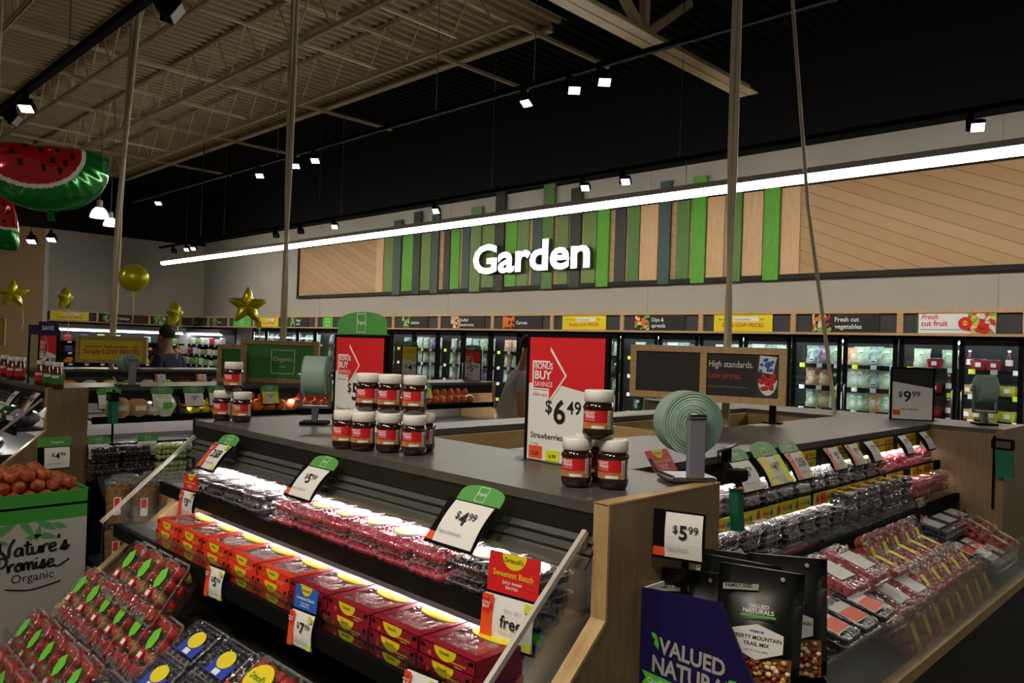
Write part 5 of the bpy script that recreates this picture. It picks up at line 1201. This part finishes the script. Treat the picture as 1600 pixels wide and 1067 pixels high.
for i, (y, z) in enumerate(((1.93, .90), (1.93, .795), (2.135, .90), (2.135, .795))):
    lay('grape_g', TR(-4.84, y, z, PI/2), 'green grape box '+('left upper', 'left lower', 'right upper', 'right lower')[i]+' beside the glass edge of the near case', 'grape boxes in the middle case')
# colourful packs far behind in the third ring
for i in range(14):
    m = ('pack_red', 'fruit_orange', 'pack_white', 'fruit_yellow', 'pack_green', 'pack_white', 'fruit_yellow')[i % 7]; y = 1.95+i*.165
    soft_pack('veg_pack', m, .13, .09, .12, f'{m.split("_")[1]} pack on the far black case, {nth(i, 14)}', TR(-7.46, y, 1.146, PI/2)) ['group'] = 'packs on the far black case'
# goods in the left case beside the end panel
for i, (x, y, z, m, lb) in enumerate(((-5.1, 1.22, 1.103, 'bag_purple', 'shiny wrapped dark bunch at the end panel of the left case'), (-5.28, 1.2, 1.103, 'bag_dark', 'shiny dark bag second from the end panel in the left case'), (-5.5, 1.2, 1.103, 'bag_green', 'pale green pack at the left picture edge'), (-5.12, 1.05, .97, 'bag_dark', 'dark wrapped greens on the lower shelf by the end panel'), (-5.32, 1.02, .97, 'bag_dark', 'dark wrapped greens left of the end panel bag, lower shelf'), (-5.15, .86, .80, 'bag_dark', 'dark bag on the deck of the left case by the panel'), (-5.38, .86, .80, 'bag_green', 'dull green bag on the deck of the left case'))):
    soft_pack('wrapped_greens', m, .18, .1, .15, lb, TR(x, y, z, .2), 'vegetables')
# ================================================================ peach bin
t = thing('peach_bin', "white and green cardboard bin printed Nature's Promise Organic, full of peaches", 'bin', (-3.6, 0, 0))
mat('bin_green', '2f8a25', .6); mat('bin_white_shaded', 'a5a29b', .7); mat('bin_leaf', '4c8a4c', .6)  # the bin's white is darkened: shade put into its base colour
BY0, BY1, BX, BZ = .25, 1.12, .75, .985
b = MB(TR(0, (BY0+BY1)/2, 0, PI/2)); w = BY1-BY0; zb = BZ-.115
b.box(-w/2, w/2, 0, .012, .3, zb, 'bin_white_shaded'); b.box(-w/2, w/2, 0, .012, zb, BZ, 'bin_green'); b.box(-w/2, w/2, 0, .012, 0, .3, 'bin_green'); b.box(-w/2, -w/2+.012, 0, BX, 0, BZ, 'bin_green'); b.box(w/2-.012, w/2, 0, BX, 0, BZ, 'bin_green'); b.box(-w/2, w/2, BX-.012, BX, 0, BZ, 'bin_green'); b.box(-w/2, w/2, 0, BX, BZ-.06, BZ-.05, 'bin_green'); b.build('box', t)
b = MB(TR(0, (BY0+BY1)/2, 0, PI/2)); y = -.002
def stroke(pts, r=.0045, m='ink'):
    """a brush stroke: a flat ribbon along a smooth line"""
    P = []
    for i in range(len(pts)-1):
        p0, p1, p2, p3 = pts[max(i-1, 0)], pts[i], pts[i+1], pts[min(i+2, len(pts)-1)]
        for k in range(5):
            u = k/5; P.append(tuple(.5*((2*p1[c])+(-p0[c]+p2[c])*u+(2*p0[c]-5*p1[c]+4*p2[c]-p3[c])*u*u+(-p0[c]+3*p1[c]-3*p2[c]+p3[c])*u**3) for c in (0, 1)))
    P.append(pts[-1]); L = []; Q = []
    for i, p in enumerate(P):
        a, c = P[max(i-1, 0)], P[min(i+1, len(P)-1)]; dx, dz = c[0]-a[0], c[1]-a[1]; n = math.hypot(dx, dz) or 1
        rr = r*(.75+.35*abs(dz)/n); L.append((p[0]-dz/n*rr, y, p[1]+dx/n*rr)); Q.append((p[0]+dz/n*rr, y, p[1]-dx/n*rr))
    N = len(P); b.add(L+Q, [(N+i, N+i+1, i+1, i) for i in range(N-1)], m)
GL = {  # hand lettering, unit boxes: x to the right, height 1 for capitals
 'N': (1.0, [[(0, .0), (.12, .35), (.2, .8), (.12, .95), (.05, .8), (.2, .5), (.62, .0), (.7, .6), (.95, 1.1)]]),
 'a': (.55, [[(.45, .42), (.25, .5), (.06, .25), (.15, .02), (.35, .12), (.45, .42), (.45, .1), (.55, .02)]]),
 't': (.45, [[(.22, .85), (.2, .3), (.25, .02), (.45, .08)], [(0, .6), (.45, .62)]]),
 'u': (.6, [[(.05, .48), (.08, .1), (.22, .0), (.42, .2), (.46, .48), (.46, .1), (.6, .05)]]),
 'r': (.42, [[(.05, .48), (.08, .0), (.1, .3), (.25, .5), (.4, .44)]]),
 'e': (.5, [[(.06, .22), (.35, .3), (.35, .48), (.18, .48), (.06, .22), (.2, .0), (.48, .1)]]),
 "'": (.22, [[(.12, 1.0), (.06, .75)]]),
 's': (.5, [[(.0, .0), (.2, .4), (.28, .55), (.3, .3), (.25, .05), (.08, .06), (.3, .0), (.5, .25)]]),
 'P': (.7, [[(.18, .95), (.16, .4), (.12, -.35)], [(.0, .8), (.3, 1.0), (.6, .8), (.5, .45), (.18, .35)]]),
 'o': (.5, [[(.25, .5), (.06, .25), (.2, .0), (.42, .2), (.25, .5), (.5, .46)]]),
 'm': (.75, [[(.04, .48), (.07, .0), (.1, .35), (.25, .5), (.33, .3), (.34, .0), (.38, .35), (.52, .5), (.6, .3), (.62, .05), (.75, .05)]]),
 'i': (.26, [[(.1, .48), (.1, .08), (.26, .05)], [(.1, .72), (.12, .66)]])}
def hand(st, x, z, h, rise=0., tail=False):
    x0 = x
    for ch in st:
        wd, ss = GL[ch]
        for s in ss: stroke([(x+p[0]*h, z+(x-x0)*rise+p[1]*h) for p in s], h*.085)
        x += wd*h*.93
    if tail: stroke([(x-.1*h, z+(x-x0)*rise+.1*h), (x+.25*h, z+(x-x0)*rise-.02*h), (x+.9*h, z+(x-x0)*rise+.35*h)], h*.075)
hand("Nature's", .095, .738, .066, .02)
hand('Promise', .095, .678, .062, .0, True)
b.text('Organic', .15, .632, .034, y, 'ink', .0, wmax=.17)
stroke([(.13, .612), (.22, .595), (.33, .612)], .004)
for cx, cz, a, s in ((.12, .855, .6, .05), (.20, .85, -.9, .04), (.27, .855, -.6, .045), (.32, .845, -.4, .03), (.24, .825, 1.4, .032), (.225, .81, .1, .03), (.275, .808, -.25, .035), (.12, .80, -.4, .02)):
    p = [(cx+s*(u*math.cos(a)-v*math.sin(a)), min(cz+s*(u*math.sin(a)+v*math.cos(a)), zb)) for u, v in ((-1, 0), (-.4, .35), (.3, .3), (1, 0), (.3, -.3), (-.4, -.35))]; b.poly(p, y, 'bin_leaf', .0006)
b.build('front_print', t)
p, u = FR['peach']; n = 0
for k, (r0, r1, c0, c1) in enumerate(((0, 5, 0, 7), (0, 5, 0, 7), (0, 4, 1, 5))):
    for r in range(r0, r1):
        for c in range(c0, c1):
            yy = BY1-.045-c*.059-k*.026-R.uniform(-.006, .006); xx = -3.6-.045-r*.062-k*.022+R.uniform(-.006, .006)
            put(p, u, TR(xx, yy, BZ-.02+k*.042+R.uniform(-.004, .004), R.uniform(0, 6), R.uniform(-.5, .5)), f'red and yellow peach, {("bottom", "second", "top")[k]} layer, row {("one", "two", "three", "four", "five")[r]}, {ORD[c]} from the right bin edge', 'peaches in the bin')
price_tag(TR(-4.2, 1.15, .99, PI/2, -.05), '$4.99 tag under a green card standing behind the peaches', .11, .1, '4.99', None, side=True)
b = MB(TR(-4.2, 1.15, .99, PI/2, -.05)); b.box(-.085, .06, .0, .003, .105, .15, 'green_print'); b.text('Organic', 0, .12, .012, -.001, 'white', .01, 'c'); tag(b.build('topper_card'), 'green organic card above the $4.99 tag behind the peaches', 'sign card')

# ================================================================ pretzel cups left of the near case
b = MB(); b.box(-3.75, -3.27, 1.14, 1.62, 0, .66, 'black', .01); tag(b.build('display_stand'), 'low black stand under the clear snack cups', 'stand')
mat('snack', 'a8763f', .7, noise=.45, nscale=70, bump=.8, bscale=80)
def cup():
    t = thing('snack_cup', 'x', 'cup')
    b = MB(); b.lathe([(.042, .004), (.048, .145)], 'snack', 18); o = b.build('snacks', t)
    b = MB(); b.lathe([(.043, 0), (.051, .172), (.0535, .175)], 'clam', 20); b.build('cup_wall', t)
    b = MB(); b.lathe([(.0545, .173), (.0545, .182), (.046, .184), (.0, .183)], 'clam', 20); b.build('lid', t)
    b = MB()
    cyl_patch(b, .0495, 0, -.014, .014, .04, .115, 'paper', 5); cyl_patch(b, .0505, 0, -.011, .009, .075, .112, 'red_print', 4); b.build('sticker', t)
    return t
pc, uc = cup(), []
for i, (x, y) in enumerate(((-3.51, 1.20), (-3.43, 1.28), (-3.35, 1.36), (-3.61, 1.26), (-3.53, 1.34), (-3.45, 1.42), (-3.63, 1.40), (-3.55, 1.48))):
    for k in (0, 1): put(pc, uc, TR(x, y, .661+k*.185, 1.2), f'clear snack cup, {("front left", "front middle", "front right", "second row left", "second row middle", "second row right", "back left", "back right")[i]}, {("lower", "upper")[k]} layer on the black stand', 'snack cups on the black stand')

# ================================================================ bottles on the left case
mat('dressing', '5e1d0e', .15, coat=1.); mat('lid_cap', 'e8e4da', .4)
def bottle(band):
    t = thing('dressing_bottle', 'x', 'bottle')
    b = MB(); b.lathe([(.03, 0), (.034, .006), (.034, .085), (.022, .115), (.021, .125)], 'dressing', 16); b.build('bottle_body', t)
    b = MB(); b.lathe([(.025, .124), (.025, .148), (.0, .149)], 'lid_cap', 16); b.build('cap', t)
    b = MB(); cyl_patch(b, .0346, 0, -.045, .045, .025, .08, 'label_red' if band == 'red' else 'green_dark', 12); cyl_patch(b, .035, 0, -.02, .02, .06, .075, 'white', 6); b.build('wrapper', t)
    return t
B1, B2 = (bottle('red'), []), (bottle('green'), [])
for i, (px_, k) in enumerate(((-9, 0), (6, 0), (19, 0), (32, 0), (64, 0), (77, 1), (90, 1))):
    d = _f + (px_-800)/CAM_F*_r - (600-533.5)/CAM_F*_u; yv = 1.335+.03*(i % 2) if i < 4 else 1.335
    pr, us = (B2 if k else B1); put(pr, us, TR(d.x*yv/d.y, yv, 1.3305, .9), ('red dressing bottle cut by the left picture edge', 'red dressing bottle, second in the left row', 'red dressing bottle, third in the left row', 'red dressing bottle, right end of the left row', 'red labelled bottle in front of the $4.39 board', 'green labelled bottle right of the $4.39 board', 'green labelled bottle at the end panel corner')[i], 'dressing bottles on the left case')

# ================================================================ trail mix shipper
t = thing('trail_mix_shipper', 'dark purple cardboard display box printed Valued Naturals beside the near end panel', 'display box', (0, 0, 0))
SX0, SX1, SY0, SY1 = -.962, -.70, 1.405, 1.732
side = [(SX0, 0), (SX1+.10, 0), (SX1+.09, .85), (SX1-.075, 1.155), (SX0, 1.14)]
b = MB(); b.prism(side, 'y', SY0, SY0+.006, 'purple_print'); b.build('side_panel', t)
b = MB(); b.prism([(SX0, 0), (SX1+.10, 0), (SX1+.09, .85), (SX1-.02, .97), (SX0, .97)], 'y', SY1-.006, SY1, 'purple_print'); b.build('side_panel', t)
b = MB(); b.box(SX0, SX0+.006, SY0+.006, SY1-.006, 0, 1.14, 'paper'); b.build('back_panel', t)
b = MB(); b.box(SX1+.07, SX1+.076, SY0+.006, SY1-.006, 0, .95, 'slate_print'); b.box(SX0, SX1+.07, SY0+.006, SY1-.006, .88, .89, 'slate_print'); b.build('front_panel', t)
b = MB(Matrix.Translation((0, SY0, 0))); y = -.001
b.text('VALUED', -.915, 1.015, .032, y, 'bin_white_shaded', .03, rot=-.02, wmax=.155); b.text('NATURALS', -.93, .972, .034, y, 'bin_white_shaded', .03, rot=-.02, wmax=.21)
b.poly([(-.955, .938), (-.945, .952), (-.955, .966), (-.76, .955), (-.75, .94), (-.76, .925)], y, 'green_bright', .0006); b.text('Quality nuts & mixes', -.94, .945, .012, y-.001, 'white', .01)
for cx, cz, a in ((-.925, 1.045, -.7), (-.745, 1.005, .5), (-.92, 1.03, -1.2), (-.755, .995, .1)): b.poly([(cx+.012*(u*math.cos(a)-v*math.sin(a)), cz+.012*(u*math.sin(a)+v*math.cos(a))) for u, v in ((-1, 0), (-.2, .5), (1, 0), (-.2, -.5))], y, 'green_bright', .0006)
b.build('side_print', t)
mat('bag_black', '11110f', .38); mat('nut_a', 'c9a45a', .5); mat('nut_b', '7a4a26', .5); mat('nut_c', '8a1f1f', .45); mat('nut_d', 'e8d9a8', .5)
def mixbag():
    t = thing('trail_mix_bag', 'x', 'snack bag'); w, h = .17, .25
    b = MB(); n = 9; rings = []
    for i in range(n):
        v = i/(n-1); q = (.012+.055*math.sin(PI*min(v/.78, 1))**.7) if v < .78 else .006
        rings.append([(-w/2, 0, v*h), (-w*.3, -q*.8, v*h), (0, -q, v*h), (w*.3, -q*.8, v*h), (w/2, 0, v*h), (w*.3, q*.8, v*h), (0, q, v*h), (-w*.3, q*.8, v*h)])
    b.loft(rings, 'bag_black', True, True); b.build('pouch', t)
    b = MB(); y = -.069
    b.box(-w*.4, w*.4, -.0635, -.058, h*.06, h*.36, 'nut_b')
    for i in range(130): b.ball((R.uniform(-.38, .38)*w, -.066, h*R.uniform(.07, .35)), R.uniform(.003, .0062), R.choice(['nut_a', 'nut_b', 'nut_c', 'nut_d', 'nut_c']), 6, 4, (1.3, .6, 1))
    o = b.build('nut_window', t); o['kind'] = 'stuff'
    b = MB(); b.poly([(-w*.30, h*.41), (-w*.30, h*.55), (0, h*.61), (w*.30, h*.55), (w*.30, h*.41), (0, h*.33)], y-.003, 'paper', .002)
    b.text('LIBERTY MOUNTAIN', 0, h*.49, h*.03, y-.0035, 'ink', .02, 'c', wmax=w*.56); b.text('TRAIL MIX', 0, h*.44, h*.03, y-.0035, 'ink', .02, 'c'); b.text('PREMIUM', 0, h*.545, h*.018, y-.0035, 'label_blue', .02, 'c'); b.text('NET WT 24 oz (680g)', 0, h*.395, h*.014, y-.0035, 'ink', .0, 'c'); b.build('sticker', t)
    b = MB(); y = -.058; b.text('VALUED', 0, h*.725, h*.03, y, 'white', .02, 'c'); b.text('NATURALS', 0, h*.682, h*.034, y, 'white', .02, 'c'); b.poly([(-w*.2, h*.665), (w*.2, h*.672), (w*.2, h*.655), (-w*.2, h*.65)], y, 'green_bright', .0005); b.build('brand_print', t)
    b = MB(); b.poly([(-w*.44, h*.80), (-w*.02, h*.83), (-w*.02, h*.88), (-w*.44, h*.85)], -.02, 'bin_white_shaded', .0008); b.text('FAMILY SIZE', -w*.41, h*.822, h*.028, -.0205, 'ink', .02, rot=.12, wmax=w*.36); b.build('size_banner', t)
    b = MB(); b.ball((w*.25, -.012, h*.94), .005, 'bin_white_shaded', 8, 4, (1, .2, 1)); b.build('hang_hole', t)
    return t
pm, um = mixbag(), []
for x, y, z, rz, rx, ry, lb in ((-.755, 1.52, .955, .42, -.06, .03, 'front trail mix bag with the full Liberty Mountain label'), (-.755, 1.665, .955, .48, -.05, -.02, 'trail mix bag right behind the front bag at the box edge'), (-.885, 1.50, .925, .25, -.02, -.05, 'trail mix bag behind the purple side panel'), (-.84, 1.58, .945, .4, -.05, .05, 'trail mix bag behind the left one, middle of the box'), (-.90, 1.665, .935, .35, -.05, .0, 'trail mix bag at the back of the purple box near the end panel')):
    put(pm, um, TR(x, y, z, rz, rx, ry), lb, 'trail mix bags in the purple box')
t = price_tag(TR(-.885, 1.44, 1.212, .3, -.03), '$5.99 tag in a black holder on a short pole above the trail mix box', .08, .095, '5.99', None, side=True, name='Organic Peaches', orange=True)
b = MB(); b.tube([(.0, .02, 0), (.0, .02, -.09)], .008, 'black', 8); b.ball((-.01, .012, -.05), .014, 'black', 8, 6); b.build('pole', t)

# ================================================================ bread display at the far right
t = thing('bread_table', 'dark stand of bagged croissants at the right picture edge', 'display stand', (-1.15, 5.75, 0))
b = MB(); b.box(-.25, .5, -.2, .4, 0, .70, 'case_black', .01); b.build('table', t)
mat('croissant', 'c98f3f', .6, noise=.3, nscale=14)
for i in range(6):
    tt = thing('croissant_bag', f'clear bag of golden croissants, {("front left", "front middle", "front right", "back left", "back middle", "back right")[i]} on the stand', 'bread bag', (-1.27+(i % 3)*.2, 5.66+(i//3)*.2, .702), .3, 'croissant bags at the right')
    b = MB()
    for k in range(5):
        a = k*1.3; cx, cy, cz = .045*math.cos(a), .04*math.sin(a), .03+.03*(k > 2)
        b.tube([(cx-.045, cy, cz), (cx-.02, cy+.01, cz+.008), (cx+.02, cy+.01, cz+.008), (cx+.045, cy, cz)], [.008, .024, .024, .008], 'croissant', 8)
    b.build('croissants', tt)['kind'] = 'stuff'
    b = MB(); b.loft([[(q*math.cos(a)*.095+R.uniform(-.004, .004), q*math.sin(a)*.08, z) for a in [2*PI*j/12 for j in range(12)]] for z, q in ((0, .9), (.03, 1.02), (.08, 1), (.12, .55), (.14, .2), (.17, .5))], 'film', False, True); b.build('wrap', tt)

# ================================================================ foil balloons
mat('foil_gold', 'd9ce22', .25, .4); mat('foil_red', 'c01c1c', .16, .35, coat=.6); mat('foil_green', '0e8a2e', .16, .45, coat=.6); mat('foil_white', 'e8e8dc', .25); mat('foil_seed', '0d0d0a', .2)
def balloon(name, outline, T, M, label, paint, n=72, rings=14, wrinkle=.02, tail=.25, tm='foil_gold'):
    t = thing(name, label, 'balloon', M=M)
    b = MB(); V = []; F = []; mm = []
    pts = [outline(2*PI*i/n) for i in range(n)]
    for side in (-1, 1):
        base = len(V)
        for k in range(rings+1):
            u = k/rings
            for i in range(n):
                x, z = pts[i]; wr = 1+wrinkle*math.sin(i*n*.37+side)*u**3
                V.append((x*u, side*T*math.sqrt(max(0, 1-u*u))*wr*(math.hypot(x, z)/max(math.hypot(*p) for p in pts))**.25, z*u))
        for k in range(rings):
            for i in range(n):
                q = (base+k*n+i, base+(k+1)*n+i, base+(k+1)*n+(i+1) % n, base+k*n+(i+1) % n)
                F.append(q if side < 0 else q[::-1]); c = [sum(V[j][a] for j in q)/4 for a in (0, 2)]; mm.append(paint(c[0], c[1]))
    for m in dict.fromkeys(mm):
        fs = [f for f, q in zip(F, mm) if q == m]; used = sorted({j for f in fs for j in f}); ix = {j: a for a, j in enumerate(used)}
        b.add([V[j] for j in used], [tuple(ix[j] for j in f) for f in fs], m, True)
    b.build('foil_body', t)
    b = MB(); zmin = min(p[1] for p in pts); xm = [p[0] for p in pts if p[1] == zmin][0]
    b.loft([[(xm-.012, 0, zmin+.01), (xm+.012, 0, zmin+.01), (xm+.012, .003, zmin+.01), (xm-.012, .003, zmin+.01)], [(xm-.02, 0, zmin-.05), (xm+.02, 0, zmin-.05), (xm+.02, .003, zmin-.05), (xm-.02, .003, zmin-.05)]], tm); b.build('neck', t)
    if tail:
        b = MB(); b.tube([(xm, 0, zmin-.04), (xm+.01, 0, zmin-.04-tail*.5), (xm, 0, zmin-.04-tail)], .004, 'white', 5); b.build('ribbon', t)
    return t
def face_cam(x, y, z, rz=0., ry=0., rx=0.): return TR(x, y, z, math.atan2(y, x)+PI/2+PI+rz if False else math.atan2(-x, y)+rz, rx, ry)
def pos(px, py, d):
    q = _f + (px-800)/CAM_F*_r - (py-533.5)/CAM_F*_u; return q.x*d, q.y*d, CAM_H+q.z*d
def wedge(a):
    c, s = math.cos(a), math.sin(a)
    return (.345*c, .30*s if s < 0 else .055*s)
def wpaint(x, z):
    r = math.hypot(x/.345, z/.30 if z < 0 else z/.9)
    xx, zz = x+.085, z-.03
    q = math.hypot(xx/.245, zz/.215)
    if q < 1 or (z > 0 and xx < .22):
        for sx, sz in ((-.18, -.02), (-.12, .01), (-.05, -.01), (.03, .0), (.1, -.03), (-.15, -.08), (-.05, -.1), (.03, -.11), (-.1, .03), (.0, -.06), (.06, -.07)):
            if abs(x-sx) < .011 and abs(z-sz) < .016: return 'foil_seed'
        return 'foil_red'
    if q < 1.09 or (z > 0 and xx < .24): return 'foil_white'
    return 'foil_green'
balloon('watermelon_balloon', wedge, .12, face_cam(-4.62, 1.14, 2.57, .35, -.12, -.2), 'big foil watermelon slice balloon at the upper left', wpaint, 150, 60, .03, .0, 'foil_green')
balloon('watermelon_balloon', wedge, .12, face_cam(*pos(14, 333, 7.0), -.2, 1.35, -.1), 'second watermelon balloon cut by the left edge below the big one', wpaint, 150, 60, .03, .0, 'foil_green')
def star(R0, r0):
    def f(a):
        k = (a-PI/2)/(2*PI/5); q = abs((k % 1)-.5)*2; return (lambda r: (r*math.cos(a), r*math.sin(a)))(r0+(R0-r0)*q**1.6)
    return f
gold = lambda x, z: 'foil_gold'
balloon('round_balloon', lambda a: (.125*math.cos(a), .125*math.sin(a)), .07, face_cam(*pos(209, 434, 7)), 'round gold foil balloon beside the left cable bundle', gold, 60, 12, .06)
balloon('star_balloon', star(.155, .075), .06, face_cam(*pos(387, 478, 6)), 'gold star balloon above the blank green sign', gold, 80, 14, .05)
balloon('star_balloon', star(.175, .085), .065, face_cam(*pos(20, 459, 9)), 'gold star balloon at the left picture edge', gold, 80, 14, .05)
balloon('star_balloon', star(.14, .07), .06, face_cam(*pos(102, 467, 9), 1.1), 'gold star balloon seen edge on between the left star and the round balloon', gold, 80, 14, .05)
balloon('star_balloon', star(.13, .07), .055, face_cam(*pos(273, 492, 7), 1.15), 'gold star balloon seen edge on above the man in dark clothes', gold, 80, 14, .05)

# ================================================================ people
mat('skin_a', 'b07a58', .55); mat('skin_b', '8a6048', .55); mat('shirt_grey', 'b0aea4', .85, noise=.1, nscale=12); mat('shirt_navy', '181a2c', .85); mat('trousers', '2b2c30', .85); mat('hair_dark', '1c130d', .7, bump=.5, bscale=120); mat('shoe', '1a1a1a', .5); mat('eye_white', 'e8e4dc', .3)
def skinned(name, joints, bones, m, parent, sub=2):
    me = bpy.data.meshes.new(name); names = list(joints)
    me.from_pydata([joints[n][:3] for n in names], [(names.index(a), names.index(c)) for a, c in bones], [])
    o = bpy.data.objects.new(name, me); COL.objects.link(o); o.parent = parent
    md = o.modifiers.new('skin', 'SKIN'); md.use_smooth_shade = True; md.branch_smoothing = .6
    for i, n in enumerate(names):
        r = joints[n][3]; me.skin_vertices[0].data[i].radius = (r, r) if not isinstance(r, tuple) else r
    me.skin_vertices[0].data[0].use_root = True
    sb = o.modifiers.new('smooth', 'SUBSURF'); sb.levels = sub; sb.render_levels = sub
    me.materials.append(MATS[m]); return o
def person(M, label, J, skin, shirt, tr='trousers', hair='hair_dark', sleeve=.62):
    t = thing('person', label, 'person', M=M)
    chain = [('hip', 'waist'), ('waist', 'chest'), ('chest', 'neck'), ('neck', 'jaw'), ('jaw', 'brow'), ('brow', 'crown'), ('jaw', 'nose')]
    for s in 'lr': chain += [('chest', s+'sh'), (s+'sh', s+'el'), (s+'el', s+'wr'), (s+'wr', s+'pm'), ('hip', s+'th'), (s+'th', s+'kn'), (s+'kn', s+'an'), (s+'an', s+'toe')]
    for s in 'lr':
        p, q = Vector(J[s+'pm'][:3]), Vector(J[s+'wr'][:3]); d = (p-q).normalized(); e = d.cross(Vector((0, 0, 1)) if abs(d.z) < .9 else Vector((1, 0, 0))).normalized()
        for k in range(4):
            a = p+e*(k-1.5)*.019+d*.02; J[f'{s}f{k}'] = (*a, .0095); J[f'{s}g{k}'] = (*(a+d*(.05+.012*(k in (1, 2)))+e.cross(d)*.018), .008); chain += [(s+'pm', f'{s}f{k}'), (f'{s}f{k}', f'{s}g{k}')]
        a = q+(p-q)*.4+e*.035; J[s+'t0'] = (*a, .011); J[s+'t1'] = (*(a+d*.045+e*.012), .009); chain += [(s+'wr', s+'t0'), (s+'t0', s+'t1')]
    skinned('body', J, chain, skin, t)
    S = {k: J[k] for k in ('hip', 'waist', 'chest', 'lsh', 'rsh')}; S = {k: (*v[:3], tuple(x*1.1+.008 for x in v[3]) if isinstance(v[3], tuple) else v[3]*1.1+.01) for k, v in S.items()}
    S['col'] = (*[J['chest'][i]+(J['neck'][i]-J['chest'][i])*.75 for i in range(3)], .066)
    for s in 'lr': S[s+'sl'] = (*[J[s+'sh'][i]+(J[s+'el'][i]-J[s+'sh'][i])*sleeve for i in range(3)], .068)
    skinned('shirt', S, [('hip', 'waist'), ('waist', 'chest'), ('chest', 'col'), ('chest', 'lsh'), ('chest', 'rsh'), ('lsh', 'lsl'), ('rsh', 'rsl')], shirt, t)
    T = {k: (*J[k][:3], tuple(x*1.06+.006 for x in J[k][3]) if isinstance(J[k][3], tuple) else J[k][3]*1.12+.008) for k in ('hip', 'lth', 'lkn', 'lan', 'rth', 'rkn', 'ran')}
    skinned('trousers', T, [('hip', 'lth'), ('lth', 'lkn'), ('lkn', 'lan'), ('hip', 'rth'), ('rth', 'rkn'), ('rkn', 'ran')], tr, t)
    c, br = Vector(J['crown'][:3]), Vector(J['brow'][:3]); fw = Vector(J['nose'][:3])-Vector(J['jaw'][:3]); fw.z = 0; fw.normalize(); up = (c-br).normalized()
    b = MB(); cc = br+up*.018-fw*.012; b.ball(tuple(cc+up*.012), .098, hair, 16, 10, (.92, 1.0, .95), .04); hb = b.build('hair', t)
    # cut the cap open over the face
    import bmesh
    bm = bmesh.new(); bm.from_mesh(hb.data); dead = [v for v in bm.verts if (v.co-cc).dot(fw) > .045 and (v.co-cc).dot(up) < .055 or (v.co-cc).dot(up) < -.045]; bmesh.ops.delete(bm, geom=dead, context='VERTS'); bm.to_mesh(hb.data); bm.free()
    sd = fw.cross(Vector((0, 0, 1)))
    for s in (-1, 1):
        e = br-up*.012+fw*.078+sd*s*.03; b = MB(); b.ball(tuple(e), .011, 'eye_white', 8, 6); b.ball(tuple(e+fw*.007), .0055, 'ink', 8, 6); b.build('eye', t)
        b = MB(); b.ball(tuple(br-up*.03+sd*s*.083-fw*.005), .028, skin, 8, 6, (.45, .8, 1.1)); b.build('ear', t)
        a, tt = Vector(J[('l' if s < 0 else 'r')+'an'][:3]), Vector(J[('l' if s < 0 else 'r')+'toe'][:3]); b = MB(); d = (tt-a); d.z = 0; d.normalize(); e = d.cross(Vector((0, 0, 1)))
        rings = []
        for q, hw, hz in ((-.07, .03, .06), (-.05, .04, .09), (.03, .043, .09), (.1, .048, .055), (.16, .045, .04), (.19, .02, .025)):
            o = a+d*q; rings.append([(o.x-e.x*hw, o.y-e.y*hw, 0.001), (o.x+e.x*hw, o.y+e.y*hw, 0.001), (o.x+e.x*hw*.8, o.y+e.y*hw*.8, hz), (o.x-e.x*hw*.8, o.y-e.y*hw*.8, hz)])
        b.loft(rings, 'shoe', True, True); b.build('shoe', t)
    m = br-up*.085+fw*.074; b = MB(); b.ball(tuple(m), .02, 'skin_a' if skin == 'skin_b' else 'skin_b', 8, 5, (1, 1, .3)); b.build('mouth', t)
    return t
def joints(lean=.0, look=0., larm=None, rarm=None, h=1.0):
    """standing, facing -y; lean bends the upper body forward"""
    c, s = math.cos(lean), math.sin(lean)
    def up(x, z, y=0): return (x*h, (-(z-.95)*s+y*c)*h, (.95+(z-.95)*c+y*s)*h)
    J = {'hip': (0, 0, .95*h, (.155, .115)), 'waist': (*up(0, 1.12), (.15, .11)), 'chest': (*up(0, 1.36), (.165, .12)), 'neck': (*up(0, 1.53, -.01), .058), 'jaw': (*up(0, 1.60, -.02), .072), 'brow': (*up(0, 1.685, -.015), (.078, .092)), 'crown': (*up(0, 1.745, -.005), .06), 'nose': (*up(0, 1.615, -.112), .014)}
    for n, q in (('l', -1), ('r', 1)):
        J[n+'sh'] = (*up(q*.185, 1.44), .062)
        arm = larm if n == 'l' else rarm
        el, wr, pm = arm or ((q*.24, 1.17, .02), (q*.25, .93, -.06), (q*.25, .85, -.08))
        J[n+'el'] = (*up(el[0], el[1], el[2]), .045); J[n+'wr'] = (*up(wr[0], wr[1], wr[2]), .031); J[n+'pm'] = (*up(pm[0], pm[1], pm[2]), .034)
        J[n+'th'] = (q*.095*h, 0, .86*h, .092); J[n+'kn'] = (q*.1*h, -.02, .49*h, .062); J[n+'an'] = (q*.1*h, .02, .09*h, .043); J[n+'toe'] = (q*.11*h, -.11, .035, .03)
    return J
A = joints(.3, larm=((-.26, 1.16, -.06), (-.22, .97, -.22), (-.2, .93, -.3)), rarm=((.26, 1.16, -.06), (.22, .97, -.22), (.2, .93, -.3)))
person(TR(-4.74, 4.74, 0, 2.5), 'person in a grey t-shirt bending over the case behind the $6.49 board', A, 'skin_a', 'shirt_grey')
Bj = joints(.1, h=.985)
person(TR(-8.75, 3.5, 0, -1.0), 'person with short dark hair in dark clothes behind the far black case', Bj, 'skin_b', 'shirt_navy', sleeve=.9)
